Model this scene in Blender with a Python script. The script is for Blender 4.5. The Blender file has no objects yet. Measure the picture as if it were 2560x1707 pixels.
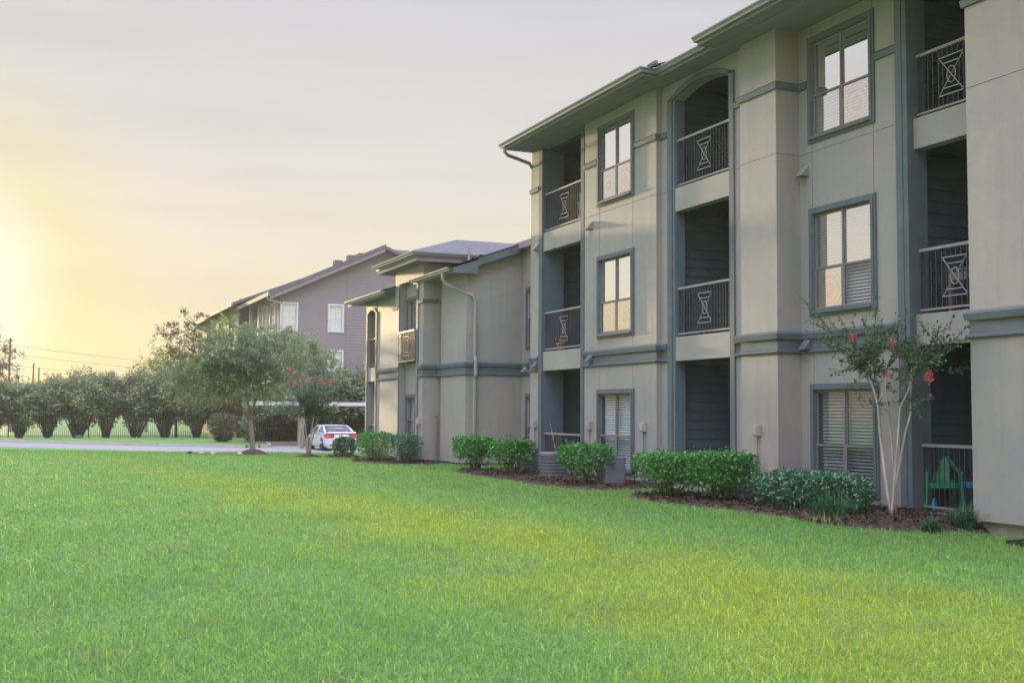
import bpy, math, random
import numpy as np
from mathutils import Vector, Matrix

SC = bpy.context.scene
COL = SC.collection
R = math.radians

# ------------------------------------------------------------------ camera
EYE = 1.55
YAW, PITCH, ROLL = 0.4034, 0.0624, 0.0066
cam = bpy.data.cameras.new("camera")
cam.sensor_width = 36.0
cam.lens = 36.0 * 2852.16 / 2560.0
cam.clip_start = 0.05
cam.clip_end = 4000
cam_o = bpy.data.objects.new("camera", cam)
COL.objects.link(cam_o)
fw = Vector((-math.cos(YAW) * math.cos(PITCH), math.sin(YAW) * math.cos(PITCH), math.sin(PITCH)))
rt = Vector((math.sin(YAW), math.cos(YAW), 0))
up = rt.cross(fw)
r2 = rt * math.cos(ROLL) + up * math.sin(ROLL)
u2 = -rt * math.sin(ROLL) + up * math.cos(ROLL)
m = Matrix((r2, u2, -fw)).transposed().to_4x4()
m.translation = Vector((0, 0, EYE))
cam_o.matrix_world = m
SC.camera = cam_o

# ------------------------------------------------------------------ sky, sun, exposure
SUN_EL, SUN_AZ = R(5.2), R(-175.0)            # azimuth measured from +X towards +Y
SUN_DIR = Vector((math.cos(SUN_EL) * math.cos(SUN_AZ), math.cos(SUN_EL) * math.sin(SUN_AZ), math.sin(SUN_EL)))
SKY_GAIN = 0.87
OVERHEAD_FILL = 4.4
w = bpy.data.worlds.new("World")
SC.world = w
w.use_nodes = True
nt = w.node_tree
nt.nodes.clear()


def N(tree, kind, **kw):
    n = tree.nodes.new(kind)
    for k, v in kw.items():
        setattr(n, k, v)
    return n


def math_node(tree, op, a, b=None, clamp=False):
    n = tree.nodes.new('ShaderNodeMath')
    n.operation = op
    n.use_clamp = clamp
    for i, v in enumerate((a, b)):
        if v is None:
            continue
        if hasattr(v, 'links') or hasattr(v, 'is_output'):
            tree.links.new(v, n.inputs[i])
        else:
            n.inputs[i].default_value = v
    return n.outputs[0]


def ramp(tree, fac, stops, interp='LINEAR'):
    n = tree.nodes.new('ShaderNodeValToRGB')
    cr = n.color_ramp
    cr.interpolation = interp
    while len(cr.elements) < len(stops):
        cr.elements.new(0.5)
    for e, (p, c) in zip(cr.elements, stops):
        e.position = p
        e.color = (c[0], c[1], c[2], 1)
    tree.links.new(fac, n.inputs[0])
    return n.outputs[0]


def maprange(tree, val, a, b, c, d, kind='SMOOTHSTEP'):
    n = tree.nodes.new('ShaderNodeMapRange')
    n.interpolation_type = kind
    n.inputs[1].default_value = a
    n.inputs[2].default_value = b
    n.inputs[3].default_value = c
    n.inputs[4].default_value = d
    tree.links.new(val, n.inputs[0])
    return n.outputs[0]


def mixc(tree, fac, a, b, mode='MIX'):
    n = tree.nodes.new('ShaderNodeMix')
    n.data_type = 'RGBA'
    n.blend_type = mode
    for sock, v in ((n.inputs[0], fac), (n.inputs[6], a), (n.inputs[7], b)):
        if hasattr(v, 'is_output'):
            tree.links.new(v, sock)
        elif isinstance(v, (tuple, list)):
            sock.default_value = (v[0], v[1], v[2], 1)
        else:
            sock.default_value = v
    return n.outputs[2]


tc = N(nt, 'ShaderNodeTexCoord')
sep = N(nt, 'ShaderNodeSeparateXYZ')
nrm = N(nt, 'ShaderNodeVectorMath', operation='NORMALIZE')
nt.links.new(tc.outputs['Generated'], nrm.inputs[0])
nt.links.new(nrm.outputs[0], sep.inputs[0])
dz = sep.outputs[2]
base = ramp(nt, dz, [(0.0, (.80, .58, .27)), (.03, (.88, .735, .44)), (.075, (.92, .80, .56)), (.13, (.90, .825, .67)),
                     (.21, (.85, .805, .74)), (.30, (.75, .735, .745)), (.50, (.66, .69, .82)), (1.0, (.62, .68, .92))])
dot = N(nt, 'ShaderNodeVectorMath', operation='DOT_PRODUCT')
nt.links.new(nrm.outputs[0], dot.inputs[0])
dot.inputs[1].default_value = SUN_DIR
ang = math_node(nt, 'ARCCOSINE', math_node(nt, 'MINIMUM', dot.outputs['Value'], 1.0))
# broad lime-yellow glow round the sun, white core
g1 = maprange(nt, ang, R(4), R(13), .62, 0.0)
g0 = maprange(nt, ang, R(3.0), R(7.6), 1.0, 0.0)
c1 = mixc(nt, g1, base, (.86, .84, .36))
c2 = mixc(nt, g0, c1, (1.05, 1.02, .90))
# faint streaky cloud
mp = N(nt, 'ShaderNodeMapping')
mp.inputs['Scale'].default_value = (1.2, 1.2, 9.0)
nt.links.new(nrm.outputs[0], mp.inputs[0])
nz = N(nt, 'ShaderNodeTexNoise')
nz.inputs['Scale'].default_value = 3.2
nz.inputs['Detail'].default_value = 5
nt.links.new(mp.outputs[0], nz.inputs['Vector'])
cl = maprange(nt, nz.outputs[0], .35, .72, 1.02, .96)
c3 = mixc(nt, 1.0, c2, mixc(nt, 1.0, (1, 1, 1), (1, 1, 1)), 'MULTIPLY')
n_ = N(nt, 'ShaderNodeVectorMath', operation='SCALE')
nt.links.new(c2, n_.inputs[0])
nt.links.new(cl, n_.inputs[3])
# added fill: dome boosted overhead and behind the camera to light lawn and walls
g_up = maprange(nt, dz, .36, .9, 1.0, OVERHEAD_FILL)
g_bk = maprange(nt, sep.outputs[0], -.35, .6, 1.0, 1.9)
n2 = N(nt, 'ShaderNodeVectorMath', operation='SCALE')
nt.links.new(n_.outputs[0], n2.inputs[0])
nt.links.new(math_node(nt, 'MULTIPLY', g_up, g_bk), n2.inputs[3])
bg = N(nt, 'ShaderNodeBackground')
nt.links.new(n2.outputs[0], bg.inputs[0])
bg.inputs[1].default_value = SKY_GAIN
sky = N(nt, 'ShaderNodeTexSky')
sky.sky_type = 'NISHITA'
sky.sun_disc = False
sky.sun_elevation = SUN_EL
sky.sun_rotation = math.atan2(SUN_DIR.x, SUN_DIR.y)
bg2 = N(nt, 'ShaderNodeBackground')
nt.links.new(sky.outputs[0], bg2.inputs[0])
bg2.inputs[1].default_value = 0.006
add = N(nt, 'ShaderNodeAddShader')
nt.links.new(bg.outputs[0], add.inputs[0])
nt.links.new(bg2.outputs[0], add.inputs[1])
out = N(nt, 'ShaderNodeOutputWorld')
nt.links.new(add.outputs[0], out.inputs[0])

sun = bpy.data.lights.new("sun", 'SUN')
sun.energy = 3.8
sun.angle = R(2.0)
sun.color = (1.0, .74, .42)
sun_o = bpy.data.objects.new("sun", sun)
COL.objects.link(sun_o)
sun_o.location = SUN_DIR * 300
sun_o.rotation_euler = SUN_DIR.to_track_quat('Z', 'Y').to_euler()

SC.view_settings.view_transform = 'Standard'
SC.view_settings.look = 'None'
SC.view_settings.exposure = 0.0
SC.view_settings.gamma = 1.0
SC.view_settings.use_curve_mapping = False
SC.render.engine = 'CYCLES'
SC.cycles.max_bounces = 6
SC.cycles.diffuse_bounces = 3
SC.cycles.transparent_max_bounces = 8
SC.cycles.use_denoising = True

# ------------------------------------------------------------------ materials


def new_mat(name):
    mt = bpy.data.materials.new(name)
    mt.use_nodes = True
    t = mt.node_tree
    b = t.nodes['Principled BSDF']
    return mt, t, b


def objcoord(t, scale=(1, 1, 1)):
    c = t.nodes.new('ShaderNodeTexCoord')
    mpn = t.nodes.new('ShaderNodeMapping')
    mpn.inputs['Scale'].default_value = scale
    t.links.new(c.outputs['Object'], mpn.inputs[0])
    return mpn.outputs[0]


def noise(t, vec, scale, detail=4, rough=.55):
    n = t.nodes.new('ShaderNodeTexNoise')
    n.inputs['Scale'].default_value = scale
    n.inputs['Detail'].default_value = detail
    n.inputs['Roughness'].default_value = rough
    t.links.new(vec, n.inputs['Vector'])
    return n.outputs[0]


def bump(t, b, h, strength=.3, dist=.01):
    n = t.nodes.new('ShaderNodeBump')
    n.inputs['Strength'].default_value = strength
    n.inputs['Distance'].default_value = dist
    t.links.new(h, n.inputs['Height'])
    t.links.new(n.outputs[0], b.inputs['Normal'])


def surf(name, col, rough=.7, var=.12, vscale=1.2, bscale=40, bstr=.25, bdist=.006, metal=0, spec=.3, stretch=(1, 1, 1), col2=None):
    mt, t, b = new_mat(name)
    v = objcoord(t, stretch)
    n1 = noise(t, v, vscale, 6, .6)
    lo = tuple(c * (1 - var) for c in col)
    hi = tuple(c * (1 + var) for c in (col2 or col))
    cc = ramp(t, n1, [(.30, lo), (.70, hi)])
    t.links.new(cc, b.inputs['Base Color'])
    b.inputs['Roughness'].default_value = rough
    b.inputs['Metallic'].default_value = metal
    b.inputs['Specular IOR Level'].default_value = spec
    if bstr:
        bump(t, b, noise(t, objcoord(t), bscale, 5, .65), bstr, bdist)
    return mt


def leafmat(name, c1, c2, c3, transl=.35, rough=.5, spec=.35):
    mt, t, b = new_mat(name)
    g = t.nodes.new('ShaderNodeNewGeometry')
    cc = ramp(t, g.outputs['Random Per Island'], [(0, c1), (.5, c2), (1, c3)])
    t.links.new(cc, b.inputs['Base Color'])
    b.inputs['Roughness'].default_value = rough
    b.inputs['Specular IOR Level'].default_value = spec
    tr = t.nodes.new('ShaderNodeBsdfTranslucent')
    hs = t.nodes.new('ShaderNodeHueSaturation')
    hs.inputs['Hue'].default_value = .48
    hs.inputs['Value'].default_value = 1.25
    t.links.new(cc, hs.inputs['Color'])
    t.links.new(hs.outputs[0], tr.inputs[0])
    mx = t.nodes.new('ShaderNodeMixShader')
    mx.inputs[0].default_value = transl
    t.links.new(b.outputs[0], mx.inputs[1])
    t.links.new(tr.outputs[0], mx.inputs[2])
    t.links.new(mx.outputs[0], t.nodes['Material Output'].inputs[0])
    return mt


def glassmat(name, mirror=.8, tint=(.93, .94, .95), rough=.015, rings=0.0):
    """window pane: a clear sheet with a strong mirror coat"""
    mt, t, b = new_mat(name)
    t.nodes.remove(b)
    gl = t.nodes.new('ShaderNodeBsdfGlossy')
    gl.inputs['Roughness'].default_value = rough
    gl.inputs['Color'].default_value = (*tint, 1)
    tr = t.nodes.new('ShaderNodeBsdfTransparent')
    tr.inputs[0].default_value = (.78, .82, .84, 1)
    mx = t.nodes.new('ShaderNodeMixShader')
    mx.inputs[0].default_value = mirror
    if rings:
        # insect screen behind the lower sash: interference rings across the mesh
        tcg = t.nodes.new('ShaderNodeTexCoord')
        mpg = t.nodes.new('ShaderNodeMapping')
        mpg.inputs['Location'].default_value = (-.5, 0, -.48)
        t.links.new(tcg.outputs['Generated'], mpg.inputs[0])
        wv = t.nodes.new('ShaderNodeTexWave')
        wv.wave_type = 'RINGS'
        wv.rings_direction = 'SPHERICAL'
        wv.inputs['Scale'].default_value = 3.6
        wv.inputs['Distortion'].default_value = 3.5
        wv.inputs['Detail'].default_value = 1.5
        wv.inputs['Detail Scale'].default_value = .7
        t.links.new(mpg.outputs[0], wv.inputs['Vector'])
        cc = ramp(t, wv.outputs[0], [(.2, tuple(c * (1 - rings) for c in tint)), (.8, tint)])
        t.links.new(cc, gl.inputs['Color'])
    n = noise(t, objcoord(t), 1.4, 1)
    bn = t.nodes.new('ShaderNodeBump')
    bn.inputs['Strength'].default_value = .06
    bn.inputs['Distance'].default_value = .02
    t.links.new(n, bn.inputs['Height'])
    t.links.new(bn.outputs[0], gl.inputs['Normal'])
    t.links.new(tr.outputs[0], mx.inputs[1])
    t.links.new(gl.outputs[0], mx.inputs[2])
    t.links.new(mx.outputs[0], t.nodes['Material Output'].inputs[0])
    return mt


M = {}
M['stucco'] = surf('stucco', (.262, .247, .238), .60, .15, .9, 45, .45, .008, col2=(.285, .265, .25), stretch=(1, 1, .55), spec=.5)


def stuccomat(name, warm, cool, seed):
    mt, t, b = new_mat(name)
    v = objcoord(t)
    n1 = noise(t, objcoord(t, (1, 1, .6)), .75 + seed, 7, .62)
    n2b = noise(t, objcoord(t, (5.5, 5.5, .22)), 1.0, 5, .6)
    n3b = noise(t, v, 3.1, 6, .7)
    f = math_node(t, 'ADD', math_node(t, 'MULTIPLY', n1, .62), math_node(t, 'MULTIPLY', n3b, .38))
    cc = ramp(t, f, [(.34, cool), (.50, tuple((a_ + b_) / 2 for a_, b_ in zip(warm, cool))), (.66, warm)])
    st = ramp(t, n2b, [(.30, (.86, .86, .86)), (.52, (1, 1, 1))])
    cc = mixc(t, .55, cc, mixc(t, 1.0, cc, st, 'MULTIPLY'))
    t.links.new(cc, b.inputs['Base Color'])
    b.inputs['Roughness'].default_value = .60
    b.inputs['Specular IOR Level'].default_value = .45
    bump(t, b, math_node(t, 'ADD', noise(t, v, 60, 5, .7), math_node(t, 'MULTIPLY', n3b, .8)), .45, .008)
    return mt


M['stucco'] = stuccomat('stucco', (.338, .296, .268), (.238, .250, .258), 0)
M['slab_stucco'] = surf('slab_stucco', (.300, .284, .27), .62, .12, .9, 55, .35, .006)
M['trim'] = surf('trim', (.104, .129, .147), .6, .12, 2, 60, .2, .004)
M['column'] = surf('column', (.098, .145, .185), .65, .10, 1.5, 60, .2, .004)
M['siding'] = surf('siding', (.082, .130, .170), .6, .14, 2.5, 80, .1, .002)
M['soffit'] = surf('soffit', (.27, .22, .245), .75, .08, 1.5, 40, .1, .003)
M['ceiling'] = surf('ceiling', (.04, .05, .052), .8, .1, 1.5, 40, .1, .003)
M['fascia'] = surf('fascia', (.255, .245, .268), .42, .08, 2, 40, .1, .003)
M['gutter'] = surf('gutter', (.235, .23, .258), .4, .08, 2, 40, .05, .002, spec=.5)
M['downspout'] = surf('downspout', (.28, .26, .245), .5, .08, 2, 40, .1, .003)
M['joint'] = surf('joint', (.13, .12, .105), .9, .1, 3, 40, 0)
M['shingle'] = surf('shingle', (.125, .115, .13), .9, .28, 7, 30, .8, .02, stretch=(1, 1, 3))
M['rail'] = surf('rail', (.050, .046, .052), .45, .08, 3, 40, 0, metal=.0, spec=.6)
M['rail_top'] = surf('rail_top', (.26, .235, .24), .4, .06, 3, 40, 0, spec=.6)
M['rail_bronze'] = surf('rail_bronze', (.16, .12, .10), .45, .08, 3, 40, 0, spec=.5)
M['panel_bronze'] = surf('panel_bronze', (.085, .065, .06), .4, .1, 3, 40, 0, spec=.5)
M['rail_dark'] = surf('rail_dark', (.15, .145, .15), .5, .08, 3, 40, 0, spec=.5)
M['sash'] = surf('sash', (.17, .16, .175), .45, .06, 3, 40, 0, spec=.5)
M['concrete'] = surf('concrete', (.33, .315, .29), .9, .15, 2, 30, .4, .006)
M['foundation'] = surf('foundation', (.26, .235, .19), .95, .3, 4, 25, .8, .02)
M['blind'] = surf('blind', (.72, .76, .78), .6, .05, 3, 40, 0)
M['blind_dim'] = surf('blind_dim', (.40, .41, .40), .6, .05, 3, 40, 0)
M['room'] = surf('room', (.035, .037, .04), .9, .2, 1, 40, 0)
M['pane'] = glassmat('pane', .96)
M['pane_screen'] = glassmat('pane_screen', .86, (.90, .84, .79), .03, .07)
M['pane_clear'] = glassmat('pane_clear', .28, (.85, .87, .9))
M['pane_low'] = glassmat('pane_low', .10, (.85, .87, .9))
M['pane_dim'] = glassmat('pane_dim', .17, (.75, .76, .82))
M['pane_mid'] = glassmat('pane_mid', .78, (.93, .93, .95))
M['screen_dark'] = glassmat('screen_dark', .22, (.5, .5, .55), .08)
M['light_body'] = surf('light_body', (.25, .24, .23), .6, .06, 3, 40, 0)
M['light_body_blue'] = surf('light_body_blue', (.10, .126, .146), .6, .06, 3, 40, 0)
M['meter'] = surf('meter', (.33, .31, .28), .5, .08, 3, 40, 0)
M['conduit'] = surf('conduit', (.20, .17, .15), .6, .08, 3, 40, 0)
M['ac_metal'] = surf('ac_metal', (.145, .15, .18), .5, .08, 3, 40, .05, .002, spec=.5)
M['ac_louver'] = surf('ac_louver', (.12, .118, .145), .5, .1, 3, 40, .05, .002)
M['black'] = surf('black', (.018, .018, .02), .5, .2, 3, 40, 0)
M['bark'] = surf('bark', (.20, .17, .14), .9, .3, 6, 40, .7, .01, stretch=(1, 1, .4))
M['bark_pale'] = surf('bark_pale', (.31, .265, .22), .75, .28, 5, 50, .3, .004, stretch=(1, 1, .35), col2=(.42, .38, .34))
M['twig'] = surf('twig', (.10, .078, .055), .9, .3, 6, 40, .2, .004)
M['mulch'] = surf('mulch', (.058, .036, .026), .95, .55, 14, 45, 1, .03, col2=(.085, .056, .042))
M['road'] = surf('road', (.25, .225, .235), .9, .10, .4, 20, .3, .004)
M['kerb'] = surf('kerb', (.38, .35, .335), .9, .12, 1.5, 20, .4, .006)
M['kerb_red'] = surf('kerb_red', (.45, .22, .13), .8, .15, 1.5, 20, .2, .004)
M['line_yellow'] = surf('line_yellow', (.55, .40, .10), .8, .2, 3, 20, 0)
M['fence_black'] = surf('fence_black', (.022, .022, .02), .6, .1, 3, 20, 0)
M['wood_fence'] = surf('wood_fence', (.20, .125, .085), .9, .3, 5, 20, .4, .01, stretch=(4, 4, .3))
M['white_metal'] = surf('white_metal', (.50, .50, .53), .5, .06, 2, 20, 0)
M['post_tan'] = surf('post_tan', (.38, .34, .28), .7, .08, 2, 20, 0)
M['mauve_siding'] = surf('mauve_siding', (.205, .180, .182), .8, .05, .8, 30, .1, .003)
M['cream_stucco'] = surf('cream_stucco', (.36, .30, .22), .75, .1, .8, 30, .3, .006, spec=.3)
M['white_trim'] = surf('white_trim', (.50, .50, .53), .6, .05, 2, 30, 0)
M['taupe_trim'] = surf('taupe_trim', (.20, .175, .18), .7, .05, 2, 30, 0)
M['car_paint'] = surf('car_paint', (.56, .56, .60), .25, .02, 2, 30, 0, spec=.6)
M['car_glass'] = surf('car_glass', (.10, .10, .12), .08, .05, 2, 30, 0, spec=.9)
M['tyre'] = surf('tyre', (.02, .02, .02), .8, .1, 3, 30, 0)
M['rim'] = surf('rim', (.40, .40, .42), .3, .05, 3, 30, 0, metal=.8)
M['tail_red'] = surf('tail_red', (.42, .03, .03), .2, .1, 3, 30, 0, spec=.6)
M['chair_green'] = surf('chair_green', (.02, .36, .17), .4, .05, 3, 30, 0, spec=.5)
M['table_blue'] = surf('table_blue', (.06, .30, .62), .5, .05, 3, 30, 0)
M['bottle_blue'] = surf('bottle_blue', (.07, .30, .58), .3, .05, 3, 30, 0)
M['terracotta'] = surf('terracotta', (.50, .24, .16), .8, .1, 3, 30, 0)
M['greywood'] = surf('greywood', (.22, .18, .17), .8, .15, 3, 30, .2, .004)
M['white_plastic'] = surf('white_plastic', (.62, .62, .66), .4, .03, 3, 30, 0)
M['orange_plastic'] = surf('orange_plastic', (.55, .13, .04), .5, .05, 3, 30, 0)
M['broom_blue'] = surf('broom_blue', (.03, .10, .42), .4, .05, 3, 30, 0)
M['broom_wood'] = surf('broom_wood', (.55, .38, .15), .5, .05, 3, 30, 0)
M['stone_white'] = surf('stone_white', (.55, .53, .5), .9, .15, 5, 30, .4, .01)
M['pole_wood'] = surf('pole_wood', (.09, .055, .03), .9, .2, 3, 30, 0)
M['wire'] = surf('wire', (.20, .14, .06), .8, .05, 3, 30, 0)
M['flower'] = leafmat('flower', (.50, .085, .11), (.58, .15, .16), (.63, .23, .215), .3)
M['leaf_hedge'] = leafmat('leaf_hedge', (.150, .185, .10), (.20, .245, .135), (.26, .315, .18), .35, .45)
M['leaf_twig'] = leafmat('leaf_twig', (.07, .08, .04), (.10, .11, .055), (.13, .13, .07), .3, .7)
M['leaf_tree'] = leafmat('leaf_tree', (.115, .165, .09), (.160, .225, .118), (.215, .29, .15), .4, .5)
M['leaf_yellow'] = leafmat('leaf_yellow', (.14, .20, .05), (.20, .27, .08), (.26, .32, .10), .5, .5)
M['leaf_dry'] = leafmat('leaf_dry', (.10, .10, .03), (.14, .13, .05), (.18, .15, .05), .4, .6)
M['leaf_privet'] = leafmat('leaf_privet', (.030, .14, .032), (.06, .235, .048), (.16, .40, .085), .3, .35, .5)
M['leaf_dark'] = leafmat('leaf_dark', (.036, .12, .055), (.062, .175, .085), (.11, .255, .14), .2, .24, .8)
M['leaf_crape'] = leafmat('leaf_crape', (.035, .10, .05), (.06, .145, .07), (.12, .20, .08), .35, .4, .4)
M['leaf_liriope'] = leafmat('leaf_liriope', (.018, .085, .03), (.03, .125, .045), (.07, .16, .07), .25, .4, .4)
M['straw'] = leafmat('straw', (.22, .18, .11), (.30, .25, .15), (.35, .30, .2), .3, .7)


SUN_WEDGE_A, SUN_WEDGE_B = (-.056, -4.03), (-.161, -9.12)


def grassmat(name, blade):
    mt, t, b = new_mat(name)
    v = objcoord(t)
    # sunlit band painted into the grass colour: yellower wedge widening towards the camera's right
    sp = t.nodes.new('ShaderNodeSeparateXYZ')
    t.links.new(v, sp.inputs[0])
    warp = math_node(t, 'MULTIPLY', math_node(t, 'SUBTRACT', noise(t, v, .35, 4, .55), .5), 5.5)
    ra = math_node(t, 'ADD', math_node(t, 'ADD', sp.outputs[1], math_node(t, 'MULTIPLY', sp.outputs[0], SUN_WEDGE_A[0])), SUN_WEDGE_A[1])
    rb_ = math_node(t, 'ADD', math_node(t, 'ADD', sp.outputs[1], math_node(t, 'MULTIPLY', sp.outputs[0], SUN_WEDGE_B[0])), SUN_WEDGE_B[1])
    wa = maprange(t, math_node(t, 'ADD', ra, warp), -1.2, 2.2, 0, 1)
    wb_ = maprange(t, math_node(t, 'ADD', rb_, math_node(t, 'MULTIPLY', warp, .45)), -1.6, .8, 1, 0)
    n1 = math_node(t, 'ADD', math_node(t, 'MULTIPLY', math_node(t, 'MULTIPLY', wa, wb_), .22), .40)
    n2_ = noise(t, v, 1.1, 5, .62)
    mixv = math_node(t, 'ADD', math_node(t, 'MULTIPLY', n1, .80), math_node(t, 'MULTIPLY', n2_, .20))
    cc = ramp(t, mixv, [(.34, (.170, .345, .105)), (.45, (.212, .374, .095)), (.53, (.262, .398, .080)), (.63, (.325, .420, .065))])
    dull = maprange(t, noise(t, objcoord(t, (1, 1.3, 1)), .8, 6, .7), .52, .70, 0.0, .5)
    cc = mixc(t, dull, cc, (.20, .27, .105))
    if blade:
        g = t.nodes.new('ShaderNodeNewGeometry')
        rr = ramp(t, g.outputs['Random Per Island'], [(0, (.70, .70, .95)), (.45, (.95, .95, 1.05)), (.80, (1.15, 1.15, .85)), (.95, (1.55, 1.4, .7)), (1, (2.0, 1.45, 1.6))])
        cc = mixc(t, 1.0, cc, rr, 'MULTIPLY')
    else:
        n3 = noise(t, v, 14, 5, .7)
        rr = ramp(t, n3, [(.3, (.34, .40, .34)), (.7, (.80, .82, .8))])
        cc = mixc(t, 1.0, cc, rr, 'MULTIPLY')
    t.links.new(cc, b.inputs['Base Color'])
    b.inputs['Roughness'].default_value = .6
    b.inputs['Specular IOR Level'].default_value = .25
    if blade:
        tr = t.nodes.new('ShaderNodeBsdfTranslucent')
        t.links.new(cc, tr.inputs[0])
        mx = t.nodes.new('ShaderNodeMixShader')
        mx.inputs[0].default_value = .4
        t.links.new(b.outputs[0], mx.inputs[1])
        t.links.new(tr.outputs[0], mx.inputs[2])
        t.links.new(mx.outputs[0], t.nodes['Material Output'].inputs[0])
    else:
        bump(t, b, noise(t, v, 40, 6, .7), .8, .05)
    return mt


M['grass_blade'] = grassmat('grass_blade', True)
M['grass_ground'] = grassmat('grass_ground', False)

# ------------------------------------------------------------------ helpers


def root_of(o):
    while o.parent:
        o = o.parent
    return o


def tag(o, label=None, cat=None, group=None, kind=None):
    if label:
        o['label'] = label
    if cat:
        o['category'] = cat
    if group:
        o['group'] = group
    if kind:
        o['kind'] = kind
    return o


def thing(name, label, cat, loc, group=None):
    o = bpy.data.objects.new(name, None)
    o.empty_display_size = .2
    COL.objects.link(o)
    o.location = loc
    return tag(o, label, cat, group)


def link_mesh(name, me, mat, parent=None, smooth=False, loc=None):
    o = bpy.data.objects.new(name, me)
    COL.objects.link(o)
    if mat is not None:
        me.materials.append(M[mat] if isinstance(mat, str) else mat)
    if smooth:
        me.polygons.foreach_set('use_smooth', [True] * len(me.polygons))
    if parent is not None:
        o.parent = parent
    if loc is not None:
        o.location = loc
    return o


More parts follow.
